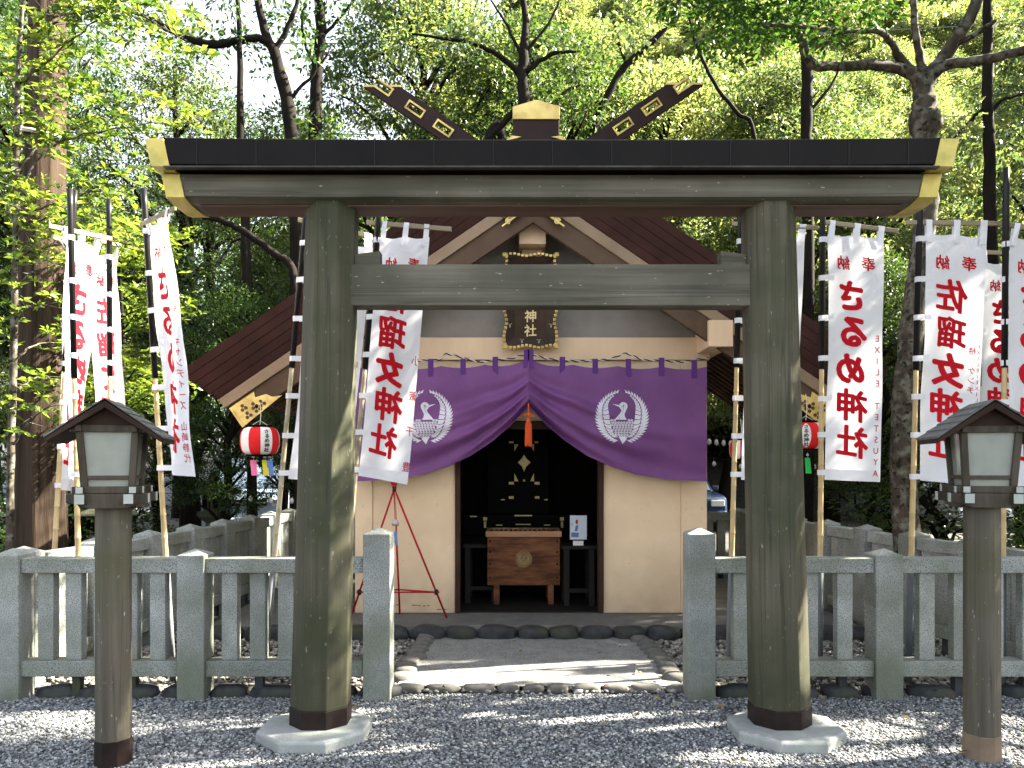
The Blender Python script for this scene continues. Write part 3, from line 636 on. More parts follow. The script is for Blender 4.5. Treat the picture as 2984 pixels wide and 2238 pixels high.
build('interior_shade_lining', inn, INSHADE, sh)  # added near-black sheets, the darkness of the unlit hall put into their colour
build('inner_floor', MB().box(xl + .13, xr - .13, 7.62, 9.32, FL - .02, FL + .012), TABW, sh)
# porch
po = thing('porch_base', 'low grey concrete porch edged with large dark boulders under the shrine hall', 'porch', (X0, 7.6, 0))
build('slab', MB().box(X0 - 2.9, X0 + 2.9, 7.03, 9.9, 0, FL - .003), CONC, po, bevel=.01)
x = X0 - 2.95; i = 0
while x < X0 + 2.9:
    i += 1; L = rnd.uniform(.13, .20); build('boulder', stone_mb((x + L, 7.0, .055), (L, .12, .078), 0, 50 + i, 3, .07), BOULD, po, smooth=True); x += 2 * L + .006
for s in (-1, 1):
    y = 7.2
    while y < 9.8:
        i += 1; L = rnd.uniform(.13, .2); build('boulder', stone_mb((X0 + s * 2.9, y + L, .055), (.12, L, .078), 0, 50 + i, 2, .07), BOULD, po, smooth=True); y += 2 * L + .006
# stains low on the wall
st = MB()
for (px, py, w_) in ((1160, 1763, 8), (1204, 1764, 5), (1212, 1764, 4), (1222, 1765, 6), (1236, 1766, 5), (1248, 1765, 4), (1280, 1776, 9), (1298, 1776, 6)):
    c_ = P(px, py, 7.597); st.prism([(c_.x + w_ / 320 * math.cos(a_) * (1 + .3 * math.sin(a_ * 3)), 7.597, c_.z + .006 * math.sin(a_)) for a_ in [j * .785 for j in range(8)]], (0, .004, 0))
build('plaster_chip', st, mat('chipped_plaster', (.22, .15, .07), (.3, .2, .1), 20), sh)

# ------------------------------------------------------------ curtain, rope, tassel, plaque
CXC = .155; YC = 7.42; HWL, HWR = 1.64, 1.675
def ztop(side, s): return 2.475 + .035 * (1 - s) ** 2 + (-.022) * abs(math.sin(s * math.pi * 4.0)) ** .8 + (.05 * math.exp(-s * 14))
def zbot(side, s):
    pts = [(0, 2.09), (.04, 2.03), (.10, 1.925), (.20, 1.785), (.33, 1.64), (.46, 1.54), (.60, 1.465), (.78, 1.415), (1.0, 1.40)]
    for (a, za), (b_, zb_) in zip(pts, pts[1:]):
        if s <= b_: f = (s - a) / (b_ - a); return za + (zb_ - za) * f
    return 1.40
def cdepth(side, s, t):
    t = max(0, min(1, t)); s = max(0, min(1, s))
    fan = math.exp(-s * 1.9); a = .042 * fan * min(1, s * 10 + .3)
    ph = t ** 1.6 * 26 * (1 - .35 * s) + (1.1 if side > 0 else 0)
    y = a * math.sin(ph) * (t ** .8) + .036 * math.exp(-((t - .78 + .1 * s) / .09) ** 2) * math.exp(-s * .9) * 1.5
    y += .030 * math.sin(math.pi * min(1, t * 1.0)) * math.sin(s * 3.1 + .4)
    y += .012 * math.sin(s * math.pi * 8 + 1.5) * (1 - t) ** 2
    y += .034 * math.exp(-((t - .60) / .06) ** 2) * math.exp(-((s - .55) / .4) ** 2) + .028 * math.exp(-((t - .40 - .2 * s) / .06) ** 2) * math.exp(-((s - .35) / .25) ** 2)
    y += .030 * math.exp(-s * 30)                          # roll into the gathered middle
    y += .016 * math.exp(-((1 - t) / .03) ** 2)
    return YC - y
def cpoint(side, s, t):
    hw = HWR if side > 0 else HWL; z0_, z1_ = ztop(side, s), zbot(side, s)
    return (CXC + side * s * hw, cdepth(side, s, t), z0_ + (z1_ - z0_) * t)
cu = thing('shrine_curtain', 'purple silk curtain with two white crane crests draped over the shrine door', 'curtain', (CXC, YC, 2.5))
def onc(off):
    def f(x_, z_):
        side = 1 if x_ > CXC else -1; s = abs(x_ - CXC) / (HWR if side > 0 else HWL); a, b_ = ztop(side, s), zbot(side, s); t = (a - z_) / (a - b_)
        return (x_, cdepth(side, s, t) - off, z_)
    return f
pan = {}
for side in (-1, 1):
    pan[side] = build('curtain_panel', MB().grid(lambda a, b_: cpoint(side, a ** 1.4, b_), 90, 110), PURP, cu, smooth=True)
    for i in range(6):
        s = [0.012, .19, .375, .56, .745, .93][i]; x_ = CXC + side * s * (HWR if side > 0 else HWL); zt_ = ztop(side, s)
        yy = cdepth(side, s, 0)
        build('curtain_tab', MB().box(x_ - .026, x_ + .026, yy - .010, yy - .004, zt_ - .085, zt_ + .085), PURPD, cu)
def crane(cx_, cz, r, flip):
    W = Flat(); Lf = Flat(); fx = -1 if flip else 1
    pp = lambda x_, z_: (cx_ + fx * x_ * r, cz + z_ * r)
    def feather(bx, bz, tx_, tz, w_, bend):
        dx, dz = tx_ - bx, tz - bz; L_ = math.hypot(dx, dz); nx, nz_ = -dz / L_, dx / L_; q = []
        for k_ in range(7):
            f = k_ / 6; ww = w_ * (math.sin(math.pi * min(1, f * .62 + .28)) ** .8) * (1 - f ** 3); q.append((bx + dx * f + nx * (ww + bend * f * (1 - f)), bz + dz * f + nz_ * (ww + bend * f * (1 - f))))
        for k_ in range(6, -1, -1):
            f = k_ / 6; ww = -w_ * (math.sin(math.pi * min(1, f * .62 + .28)) ** .8) * (1 - f ** 3); q.append((bx + dx * f + nx * (ww + bend * f * (1 - f)), bz + dz * f + nz_ * (ww + bend * f * (1 - f))))
        W.poly([pp(*a) for a in q])
    for sd in (-1, 1):
        O = lambda th: (.97 * math.cos(th), .98 * math.sin(th))
        def I(th):
            a = (.50 * math.cos(th), .34 + .50 * math.sin(th)); b_ = (.45 * math.cos(th), -.10 + .66 * math.sin(th)); f = min(1, max(0, (math.degrees(th) + 45) / 55)); f = f * f * (3 - 2 * f)
            return (b_[0] + (a[0] - b_[0]) * f, b_[1] + (a[1] - b_[1]) * f)
        Mi = lambda th: tuple((p_ + q_) / 2 for p_, q_ in zip(O(th), I(th)))
        mul = lambda q, k_: (q[0] * k_ * sd, q[1] * k_)
        dt = math.radians(7.2)
        for i in range(22):                             # outer quills
            th = math.radians(-84) + i * dt; sw = .20
            cl_ = lambda a: min(a, math.radians(84))
            W.poly([pp(*mul(q, k_)) for q, k_ in ((Mi(cl_(th)), 1.0), (Mi(cl_(th + dt * .86)), 1.0), (O(cl_(th + dt * .95 + sw * .6)), .90), (O(cl_(th + dt * .75 + sw)), 1.03), (O(cl_(th + dt * .25 + sw * .8)), .97), (O(cl_(th + sw * .45)), .88))])
        dt2 = math.radians(8.6)
        for i in range(15):                             # inner quills
            th = math.radians(-70) + i * dt2
            W.poly([pp(*mul(q, k_)) for q, k_ in ((I(th), 1.02), (I(th + dt2 * .84), 1.02), (Mi(cl_(th + dt2 * .95 + .08)), .93), (Mi(cl_(th + dt2 * .7 + .14)), .985), (Mi(cl_(th + .09)), .93))])
    for row in range(8):                                # breast scales
        z_ = -.12 - row * .088; half = .455 * math.sqrt(max(0, 1 - ((z_ + .10) / .68) ** 2)); n_ = max(2, int(half * 2 / .105)); 
        for i in range(n_):
            x_ = (i - (n_ - 1) / 2) * .105 + (.02 if row % 2 else -.02)
            if row == 0 and abs(x_) < .24: continue
            c_ = (x_, z_)
            ri = [(.048 * math.cos(a_), .044 * math.sin(a_)) for a_ in [j * math.pi / 4 for j in range(8)]]; rj = [(a_ * .30, b_ * .30 + .008) for a_, b_ in ri]
            for j in range(8):
                k_ = (j + 1) % 8; W.poly([pp(c_[0] + ri[j][0], c_[1] + ri[j][1]), pp(c_[0] + ri[k_][0], c_[1] + ri[k_][1]), pp(c_[0] + rj[k_][0], c_[1] + rj[k_][1]), pp(c_[0] + rj[j][0], c_[1] + rj[j][1])])
    W.poly([pp(*q) for q in [(-.12, -.72), (0, -.98), (.16, -.80), (.10, -.70)]])
    # neck strip and head, beak
    cl = [(-.06, -.10), (-.05, 0), (-.01, .1), (.05, .2), (.08, .30), (.06, .40)]; wd = [.22, .15, .095, .08, .10, .13]
    for i in range(5):
        (a, b_), (c_, d_) = cl[i], cl[i + 1]; W.poly([pp(a - wd[i], b_), pp(a + wd[i], b_), pp(c_ + wd[i + 1], d_), pp(c_ - wd[i + 1], d_)])
    W.poly([pp(.055 + .155 * math.cos(a_), .40 + .145 * math.sin(a_)) for a_ in [j * math.pi / 8 for j in range(16)]])
    W.poly([pp(-.10, .44), pp(-.36, .48), pp(-.10, .37)])
    Lf.poly([pp(.06 + .035 * math.cos(a_), .42 + .035 * math.sin(a_)) for a_ in [j * math.pi / 4 for j in range(8)]])
    for q in (([(.05, .36), (.06, .28), (.0, .12), (-.10, .0), (-.12, -.10)]), ([(-.03, .40), (.03, .365), (.09, .365), (.13, .39)])):
        for (a, b_), (c_, d_) in zip(q, q[1:]):
            Lf.poly([pp(a - .008, b_ - .008), pp(a + .008, b_ + .008), pp(c_ + .008, d_ + .008), pp(c_ - .008, d_ - .008)])
    return W, Lf
GREYL = mat('crest_line', (.22, .20, .24), (.25, .23, .27), 5, rough=.8, bump=0)
for side, px in ((-1, 1243), (1, 1811)):
    c_ = P(px, 1216, YC); W, Lf = crane(c_.x, c_.z, .258, side < 0)
    ob = W.lay('crane_crest', onc(.004), CREST, pan[side], .03); Lf.lay('crest_line', onc(.006), GREYL, ob, .03)
# twisted rope over the curtain
rp1, rp2 = [], []
ctrl = [(-1.66, 2.52), (-1.45, 2.56), (-1.1, 2.52), (-.68, 2.545), (-.62, 2.60), (-.3, 2.525), (-.05, 2.55), (.155, 2.60), (.36, 2.55), (.62, 2.53), (.90, 2.545), (1.07, 2.605), (1.25, 2.54), (1.6, 2.525), (1.85, 2.56)]
def rz_(x_):
    for (a, b_), (c_, d_) in zip(ctrl, ctrl[1:]):
        if x_ <= c_: f = (x_ - a) / (c_ - a); f = f * f * (3 - 2 * f) * .5 + f * .5; return b_ + (d_ - b_) * f
    return ctrl[-1][1]
n_ = 520
for i in range(n_ + 1):
    x_ = -1.6 + 3.45 * i / n_; a_ = i * .42; rp1.append((x_, YC + .012 + .005 * math.cos(a_), rz_(x_) + .005 * math.sin(a_))); rp2.append((x_, YC + .012 - .005 * math.cos(a_), rz_(x_) - .005 * math.sin(a_)))
ro = thing('twisted_rope', 'thin black and white twisted rope strung above the purple curtain', 'rope', (CXC, YC, 2.55))
build('white_strand', MB().tube(rp1, .006, 5), ROPEW, ro, smooth=True); build('black_strand', MB().tube(rp2, .006, 5), ROPEB, ro, smooth=True)
# orange tassel
ta_ = thing('tassel', 'orange tassel with bow knot hanging where the purple curtain parts', 'tassel', (.157, 7.34, 2.05))
c_ = P(1540, 1215, 7.34)
tm = MB()
for i in range(26):
    a_ = i * 2.4; r_ = .006 + .021 * math.sqrt(i / 26); x_, y_ = r_ * math.cos(a_), r_ * math.sin(a_) * .7
    tm.tube([(c_.x + x_ * .5, c_.y + y_ * .5, 1.955), (c_.x + x_, c_.y + y_, 1.93), (c_.x + x_ * 1.15, c_.y + y_, 1.735 + .01 * math.sin(i))], .0055, 5)
build('tassel_skirt', tm, ORNG, ta_)
build('tassel_collar', MB().lathe([(.010, 1.985), (.021, 1.97), (.024, 1.955), (.019, 1.938)], (c_.x, c_.y, 0), 12), ORNG, ta_, smooth=True)
kn = MB().tube([(c_.x, c_.y, 2.13), (c_.x, c_.y, 1.98)], .006, 6)
for s in (-1, 1):
    kn.tube([(c_.x, c_.y - .005, 2.025)] + [(c_.x + s * (.012 + .035 * math.sin(j * .5)), c_.y - .008, 2.02 + .012 * math.cos(j * 1.0) - .002 * j) for j in range(7)], .0045, 5)
kn.lathe([(.004, 2.045), (.014, 2.03), (.014, 2.01), (.004, 1.995)], (c_.x, c_.y, 0), 8)
build('bow_knot', kn, ORNG, ta_, smooth=True)
# plaque
pq = thing('name_plaque', 'dark carved name plaque with wavy gilt frame and gold characters hung on the gable', 'plaque', (P(1546, 880, 7.44).x, 7.5, 2.6))
px0, pz1, pz0, pw_ = P(1546, 880, 7.44).x, 3.52, 2.675, .245
tilt = lambda z_: 7.52 - (z_ - pz0) * .10
def pbox(mb, x0_, x1_, z0_, z1_, o0, o1):
    mb.hexa([(x0_, tilt(z0_) - o1, z0_), (x1_, tilt(z0_) - o1, z0_), (x1_, tilt(z0_) - o0, z0_), (x0_, tilt(z0_) - o0, z0_), (x0_, tilt(z1_) - o1, z1_), (x1_, tilt(z1_) - o1, z1_), (x1_, tilt(z1_) - o0, z1_), (x0_, tilt(z1_) - o0, z1_)])
m = MB(); pbox(m, px0 - .15, px0 + .15, pz0 + .10, pz1 - .10, -.02, .0); build('board', m, mat('plaque_board', (.035, .020, .012), (.06, .036, .022), 6, rough=.5), pq)
m = MB()
for s in (-1, 1):
    m.hexa([(px0 + s * .15, tilt(pz0 + .1), pz0 + .1), (px0 + s * .235, tilt(pz0) - .045, pz0 + .012), (px0 + s * .235, tilt(pz0) + .0, pz0 + .012), (px0 + s * .15, tilt(pz0 + .1) + .02, pz0 + .1),
            (px0 + s * .15, tilt(pz1 - .1), pz1 - .1), (px0 + s * .235, tilt(pz1) - .045, pz1 - .012), (px0 + s * .235, tilt(pz1) + .0, pz1 - .012), (px0 + s * .15, tilt(pz1 - .1) + .02, pz1 - .1)])
for z_a, z_b in ((pz0 + .012, pz0 + .10), (pz1 - .012, pz1 - .10)):
    m.hexa([(px0 - .235, tilt(z_a) - .045, z_a), (px0 + .235, tilt(z_a) - .045, z_a), (px0 + .235, tilt(z_a), z_a), (px0 - .235, tilt(z_a), z_a), (px0 - .15, tilt(z_b), z_b), (px0 + .15, tilt(z_b), z_b), (px0 + .15, tilt(z_b) + .02, z_b), (px0 - .15, tilt(z_b) + .02, z_b)])
build('frame', m, mat('plaque_frame', (.028, .017, .011), (.05, .03, .02), 9, rough=.45), pq)
m = MB()
for s in (-1, 1):
    n_ = 22
    for i in range(n_):
        z_ = pz0 + (pz1 - pz0) * (i + .5) / n_; o_ = .012 * math.sin(i / n_ * math.pi * 3 * 2) ; h_ = (pz1 - pz0) / n_ * .36
        pbox(m, px0 + s * (.237 + o_) - .013, px0 + s * (.237 + o_) + .013, z_ - h_, z_ + h_, .03, .066)
for zz, sg in ((pz0, -1), (pz1, 1)):
    n_ = 13
    for i in range(n_):
        x_ = px0 - pw_ + 2 * pw_ * (i + .5) / n_; o_ = .010 * math.sin(i / n_ * math.pi * 4); h_ = pw_ / n_ * .74
        pbox(m, x_ - h_, x_ + h_, zz + sg * o_ - .013, zz + sg * o_ + .013, .03, .066)
for sx in (-1, 1):
    for zz in (pz0, pz1): pbox(m, px0 + sx * .245 - .02, px0 + sx * .245 + .02, zz - .02, zz + .02, .028, .070)
build('gilt_edge', m, GOLD, pq, bevel=.003)
fl = Flat()
for i, ch in enumerate('佐瑠女神社'): fl.char(ch, px0, pz1 - .155 - i * .133, .118, .018, .05)
fl.lay('lettering', lambda a, b_: (a, tilt(b_) - .004, b_), mat('gilt_letter', (.70, .55, .26), (.8, .66, .36), 5, rough=.4, metal=.3), pq, 0)
fl = MB()
for sx in (-1, 1):
    for (xx, zz) in ((.195, pz0 + .60), (.195, pz0 + .2), (.08, pz0 + .055), (.195, pz0 + .40)):
        c2 = (px0 + sx * xx, tilt(zz) - .034, zz)
        for q in (-1, 1): fl.tube([(c2[0] + q * .02, c2[1], c2[2] + .016), (c2[0] + q * .006, c2[1], c2[2] + .01), (c2[0] + q * .004, c2[1], c2[2] - .02)], .0028, 4)
build('scroll_fitting', fl, mat('silver_fitting', (.6, .58, .5), (.7, .68, .6), 5, metal=.6, rough=.35), pq)

# ------------------------------------------------------------ inside the hall
bx_ = thing('offering_box', 'varnished wooden offering box with round crest on four feet in the doorway', 'offering box', (P(1526, 1700, 8.0).x, 8.0, FL + .012))
c_ = P(1526, 1700, 8.0); zb_, zt_ = P(0, 1708, 8.0).z, P(0, 1572, 8.0).z
f0 = FL + .012
bd = build('box_body', MB().box(c_.x - .37, c_.x + .37, 8.0, 8.42, f0 + .19, f0 + .68), BOXW, bx_, bevel=.006)
build('top_rim', MB().box(c_.x - .385, c_.x + .385, 7.985, 8.02, f0 + .682, f0 + .74).box(c_.x - .385, c_.x + .385, 8.40, 8.435, f0 + .682, f0 + .74).box(c_.x - .385, c_.x - .345, 8.021, 8.399, f0 + .682, f0 + .74).box(c_.x + .345, c_.x + .385, 8.021, 8.399, f0 + .682, f0 + .74), mat('box_rim_wood', (.28, .14, .07), (.40, .22, .12), 8, (.3, 1, 1), .45), bx_, bevel=.004)
m = MB()
for i in range(14): m.box(c_.x - .34 + i * .05, c_.x - .318 + i * .05, 8.022, 8.398, f0 + .70, f0 + .73)
build('slat', m, BOXW, bx_)
for sx in (-1, 1):
    for yy in (7.99, 8.38): build('foot', MB().box(c_.x + sx * .275 - .03, c_.x + sx * .275 + .03, yy, yy + .05, f0, f0 + .21), BOXW, bx_, bevel=.004)
cr = MB().lathe([(.088, 0), (.088, .012), (.072, .014), (.070, .008), (0, .008)], (0, 0, 0), 28, cap=False)
cr.v = [(c_.x + a, 8.0 - z_, f0 + .455 + b_) for a, b_, z_ in cr.v]
cr2 = build('round_crest', cr, mat('carved_crest', (.13, .075, .028), (.22, .14, .06), 12, rough=.4), bx_)
Wc, Lc = crane(c_.x, f0 + .455, .062, False); Wc.lay('crest_relief', lambda a, b_: (a, 7.990, b_), mat('crest_relief_wood', (.26, .17, .08), (.33, .22, .11), 12), cr2, 0)
m = MB()
for sx in (-1, 1):
    for zz in (.26, .40, .52, .63): m.box(c_.x + sx * .34 - .008, c_.x + sx * .34 + .008, 7.997, 8.0, f0 + zz, f0 + zz + .018)
build('nail_cap', m, LACQ, bx_)
def bench(x0_, x1_, y0_, y1_, h_, label):
    t = thing('side_table', label, 'table', ((x0_ + x1_) / 2, y0_, f0))
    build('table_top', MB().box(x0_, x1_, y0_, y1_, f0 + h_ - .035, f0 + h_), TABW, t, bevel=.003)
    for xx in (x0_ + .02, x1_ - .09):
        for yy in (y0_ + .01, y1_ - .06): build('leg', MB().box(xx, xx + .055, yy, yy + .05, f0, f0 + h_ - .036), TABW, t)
    build('stretcher', MB().box(x0_ + .076, x1_ - .091, y0_ + .02, y0_ + .04, f0 + .13, f0 + .17), TABW, t)
bench(-.50, .0 - .12, 8.05, 8.5, .60, 'dark wooden side table left of the offering box')
bench(.50, .862, 7.9, 8.35, .60, 'dark wooden side table right of the offering box, holding the framed notice')
sg = thing('framed_notice', 'small framed notice of charms and bags standing on the table in the doorway', 'framed sign', (P(1686, 1585, 7.95).x, 7.95, f0 + .60))
q0, q1 = P(1661, 1575, 7.95), P(1710, 1505, 7.95); zz0 = f0 + .66
W_, H_ = q1.x - q0.x, q1.z - q0.z; bx0 = q0.x
fr = MB().box(bx0 - .008, bx0 + W_ + .008, 7.955, 7.965, zz0 - .008, zz0 + H_ + .008); build('frame', fr, LACQ, sg)
pc = build('notice_sheet', MB().box(bx0, bx0 + W_, 7.950, 7.954, zz0, zz0 + H_), mat('notice_paper', (.55, .60, .68), (.62, .66, .74), 3, rough=.5), sg)
def blob(name, u, v, ru, rv, m_): build(name, MB().prism([(bx0 + u * W_ + ru * math.cos(a_), 7.949, zz0 + v * H_ + rv * math.sin(a_)) for a_ in [j * .628 for j in range(10)]], (0, -.001, 0)), m_, pc)
blob('red_charm_picture', .40, .74, .013, .024, mat('charm_red', (.35, .03, .02), (.4, .05, .03), 5)); blob('pale_charm_picture', .13, .63, .012, .016, mat('charm_pale', (.5, .40, .34), (.6, .5, .44), 5))
BL = mat('charm_blue', (.10, .16, .30), (.16, .22, .40), 5)
build('blue_charm_picture', MB().prism([(bx0 + a * W_, 7.949, zz0 + b_ * H_) for a, b_ in ((.28, .34), (.44, .36), (.50, .60), (.34, .58))], (0, -.001, 0)), BL, pc)
build('blue_bag_picture', MB().prism([(bx0 + a * W_, 7.949, zz0 + b_ * H_) for a, b_ in ((.06, .10), (.50, .10), (.52, .28), (.08, .30))], (0, -.001, 0)), BL, pc)
build('card', MB().box(bx0 + .03, bx0 + .135, 7.935, 7.938, f0 + .602, zz0 - .012), PAPERW, sg)
# altar with gilt fittings
al = thing('altar_cabinet', 'black lacquered altar cabinet with gilt fittings deep in the dark hall', 'altar', (.10, 9.0, f0))
build('cabinet_body', MB().box(-.28, .42, 9.02, 9.30, f0 + .85, f0 + 2.3).box(-.55, .72, 8.88, 9.30, f0 + .62, f0 + .848).box(-.75, .95, 8.75, 9.30, f0, f0 + .618), LACQ, al, bevel=.004)
def A9(px, py): return P(1300 + px / 2.764, 1200 + py / 2.764, 9.0)
GD = mat('dim_gilt', (.34, .27, .12), (.5, .40, .19), 6, rough=.4, metal=.5)
for (px, py, w_, h_) in ((525, 245, 38, 16), (727, 245, 30, 16), (525, 575, 40, 20), (733, 575, 40, 20), (525, 690, 40, 20), (733, 690, 36, 20), (457, 708, 30, 8), (805, 708, 30, 8), (628, 553, 16, 16)):
    q = A9(px, py); w2, h2 = w_ / 2.764 / F * 9 / 2, h_ / 2.764 / F * 9 / 2; build('gilt_fitting', MB().box(q.x - w2, q.x + w2, 8.99, 9.015, q.z - h2, q.z + h2), GD, al)
for (px, py, w_, h_) in ((620, 830, 140, 10), (620, 900, 120, 8), (320, 850, 30, 26), (922, 850, 30, 26), (320, 895, 18, 50), (922, 895, 18, 50), (230, 830, 50, 10), (428, 905, 50, 10), (810, 905, 50, 8)):
    q = A9(px, py); w2, h2 = w_ / 2.764 / F * 9 / 2, h_ / 2.764 / F * 9 / 2; y_ = 8.868 if abs(px - 620) < 280 else 8.74; build('gilt_fitting', MB().box(q.x - w2, q.x + w2, y_, y_ + .008, q.z - h2, q.z + h2), GD, al)
for poly in ([(550, 262), (582, 262), (550, 318)], [(708, 262), (676, 262), (708, 318)], [(550, 495), (582, 560), (550, 560)], [(708, 495), (676, 560), (708, 560)]):
    build('gilt_corner', MB().prism([A9(*q) for q in poly], (0, .012, 0)), GD, al)
dm = [(628, 345), (645, 375), (680, 408), (645, 440), (628, 482), (611, 440), (578, 408), (611, 375)]
build('gilt_lock', MB().prism([A9(*q) + Vector((0, -.01, 0)) for q in dm], (0, .02, 0)).box(A9(600, 0).x, A9(656, 0).x, 8.965, 8.989, A9(0, 432).z, A9(0, 420).z), GD, al)
# red tripod against the wall, with a wind chime
tr = thing('red_tripod', 'red lashed stick tripod leaning by the peach wall left of the door', 'tripod', (P(1150, 1700, 7.4).x, 7.35, FL))
ap = P(1149, 1425, 7.32); fr_ = P(1302, 1784, 7.35); fl_ = P(1022, 1790, 7.35); fb = Vector((ap.x + .02, 7.54, FL))
fr_.z = FL; fl_.z = FL
ext = lambda a, b_: [b_, a + (a - b_) * .06]
for q in (fr_, fl_, fb): build('leg', MB().tube(ext(ap, q), .0095, 8), REDP, tr, smooth=True)
lerp = lambda a, b_, f: a + (b_ - a) * f
k1, k2, k3 = lerp(ap, fr_, .80), lerp(ap, fl_, .80), lerp(ap, fb, .80)
for a, b_ in ((k1, k2), (k1, k3), (k2, k3)): build('cross_stick', MB().tube([lerp(a, b_, -.04), lerp(a, b_, 1.04)], .0075, 8), REDP, tr, smooth=True)
for q in (ap, k1, k2): build('lashing', MB().lathe([(.006, -.028), (.02, -.018), (.016, 0), (.022, .016), (.007, .028)], q, 10), ROPEB, tr, smooth=True)
def windchime(label, top, bell_m, strip_m, r=.03, strip=(.028, .12), drop=.05):
    t = thing('wind_chime', label, 'wind chime', tuple(top))
    B = lambda n_, mb, m_, s_=False: build(n_, mb, m_, t, world=False, smooth=s_)
    B('cord', MB().tube([(0, 0, 0), (0, 0, -drop)], .0018, 4), ROPEW); zc = -drop
    B('bell', MB().lathe([(.004, zc), (r * .7, zc - r * .2), (r, zc - r * .9), (r * .85, zc - r * 1.7), (r * .8, zc - r * 1.65)], (0, 0, 0), 14, cap=False), bell_m, True)
    B('clapper_cord', MB().tube([(0, 0, zc), (.004, 0, zc - r * 3.2)], .0015, 4), ROPEW)
    z1_ = zc - r * 3.2; B('paper_strip', MB().hexa([(-strip[0] / 2 + .01, .004, z1_ - strip[1]), (strip[0] / 2 + .01, -.004, z1_ - strip[1]), (strip[0] / 2 + .01, -.003, z1_ - strip[1]), (-strip[0] / 2 + .01, .005, z1_ - strip[1]),
                                            (-strip[0] / 2, -.004, z1_), (strip[0] / 2, .004, z1_), (strip[0] / 2, .005, z1_), (-strip[0] / 2, -.003, z1_)]), strip_m)
    return t
BLUEP = mat('blue_paper', (.10, .20, .48), (.13, .25, .55), 5); PINKP = mat('pink_paper', (.80, .16, .38), (.88, .22, .45), 5); YELP = mat('yellow_paper', (.62, .55, .05), (.7, .62, .08), 5); GRNP = clothmat('green_paper', (.08, .80, .22), .5)
CHB = mat('red_glass_bell', (.18, .02, .02), (.5, .42, .42), 1.5, rough=.15, lo=.48, hi=.52); CHW = mat('clear_glass_bell', (.6, .62, .65), (.75, .77, .8), 5, rough=.1)
windchime('red and white glass wind chime with blue strip hanging in the red tripod', ap + Vector((.012, -.02, -.03)), CHB, BLUEP, .035, (.026, .125), .25)

# ------------------------------------------------------------ paper lanterns under the eaves
def chochin(label, c, r, h, rz, text, hang, stripes=10):
    t = thing('paper_lantern', label, 'paper lantern', c, rz)
    B = lambda n_, mb, m_, p_=t, s_=False: build(n_, mb, m_, p_, world=False, smooth=s_)
    def rad(z_): u = max(0, 1 - (abs(2 * z_ / h)) ** 2.6); return r * (.62 + .38 * u ** .5)
    def surf(a, z_, o=0): q = rad(z_) + o + .0016 * math.sin(z_ * 2 * math.pi / h * 13); return (q * math.sin(a), -q * math.cos(a), z_)
    for par, m_ in ((0, PAPERR), (1, PAPERW)):
        mb = MB()
        for i in range(stripes):
            if i % 2 != par: continue
            a0, a1 = 2 * math.pi * (i - .5) / stripes, 2 * math.pi * (i + .5) / stripes
            mb.grid(lambda u, v: surf(a0 + (a1 - a0) * u, -h / 2 + h * v), 5, 30)
        B('red_stripe' if par == 0 else 'white_stripe', mb, m_, t, True)
    B('top_ring', MB().lathe([(r * .62, h / 2 - .005), (r * .64, h / 2 + .018), (r * .5, h / 2 + .018)], (0, 0, 0), 24), LACQ); B('bottom_ring', MB().lathe([(r * .5, -h / 2 - .018), (r * .64, -h / 2 - .018), (r * .62, -h / 2 + .005)], (0, 0, 0), 24), LACQ)
    B('hanging_cord', MB().tube([(0, 0, h / 2 + .018), (.01, 0, h / 2 + hang * .5), (0, 0, h / 2 + hang)], .004, 5).tube([(-r * .6, 0, h / 2), (0, 0, h / 2 + .06), (r * .6, 0, h / 2)], .003, 5), ROPEW)
    # white name panel with black characters
    wf = Flat(); pwid = .27 * r
    if text is not None:
        for aC in text:
            wf = Flat(); wf.poly([(aC * r + pwid * math.cos(q), h * .46 * math.sin(q)) for q in [j * math.pi / 10 for j in range(20)]])
            panel = wf.lay('name_panel', lambda a, z_: surf(a / r, z_, .003), PAPERW, t, .012, world=False)
            lf = Flat()
            for i, ch in enumerate('さるめ神社'): lf.char(ch, aC * r, h * (.335 - i * .168), h * .155, .03, .05, 1.25)
            lf.lay('lettering', lambda a, z_: surf(a / r, z_, .0055), INK, panel, .012, world=False)
    return t
c_ = P(757, 1285, 6.85); chochin('red and white striped paper lantern hanging under the left eave', tuple(c_), .165, .235, math.radians(2), (.628, 1.885), .22)
c_ = P(2348, 1270, 6.85); chochin('red paper lantern with white name panel hanging under the right eave', tuple(c_), .15, .225, math.radians(-19), (0.0,), .25, 4)
c_ = P(2158, 1310, 7.3); chochin('small red paper lantern mostly hidden behind the right gate pillar', tuple(c_), .10, .17, 0, None, .2)
for px, m_, lab in ((738, PINKP, 'wind chime with pink strip below the striped lantern'), (772, YELP, 'wind chime with yellow strip below the striped lantern'), (786, BLUEP, 'wind chime with blue strip below the striped lantern')):
    windchime(lab, P(px, 1322, 6.85), CHW, m_, .014, (.052, .135), .01)
windchime('wind chime with bright green strip below the red lantern', P(2353, 1318, 6.85), CHW, GRNP, .012, (.048, .135), .01)
windchime('wind chime with red strip beside the right gate pillar', P(2330, 1325, 7.2), CHW, PAPERR, .012, (.04, .14), .01)
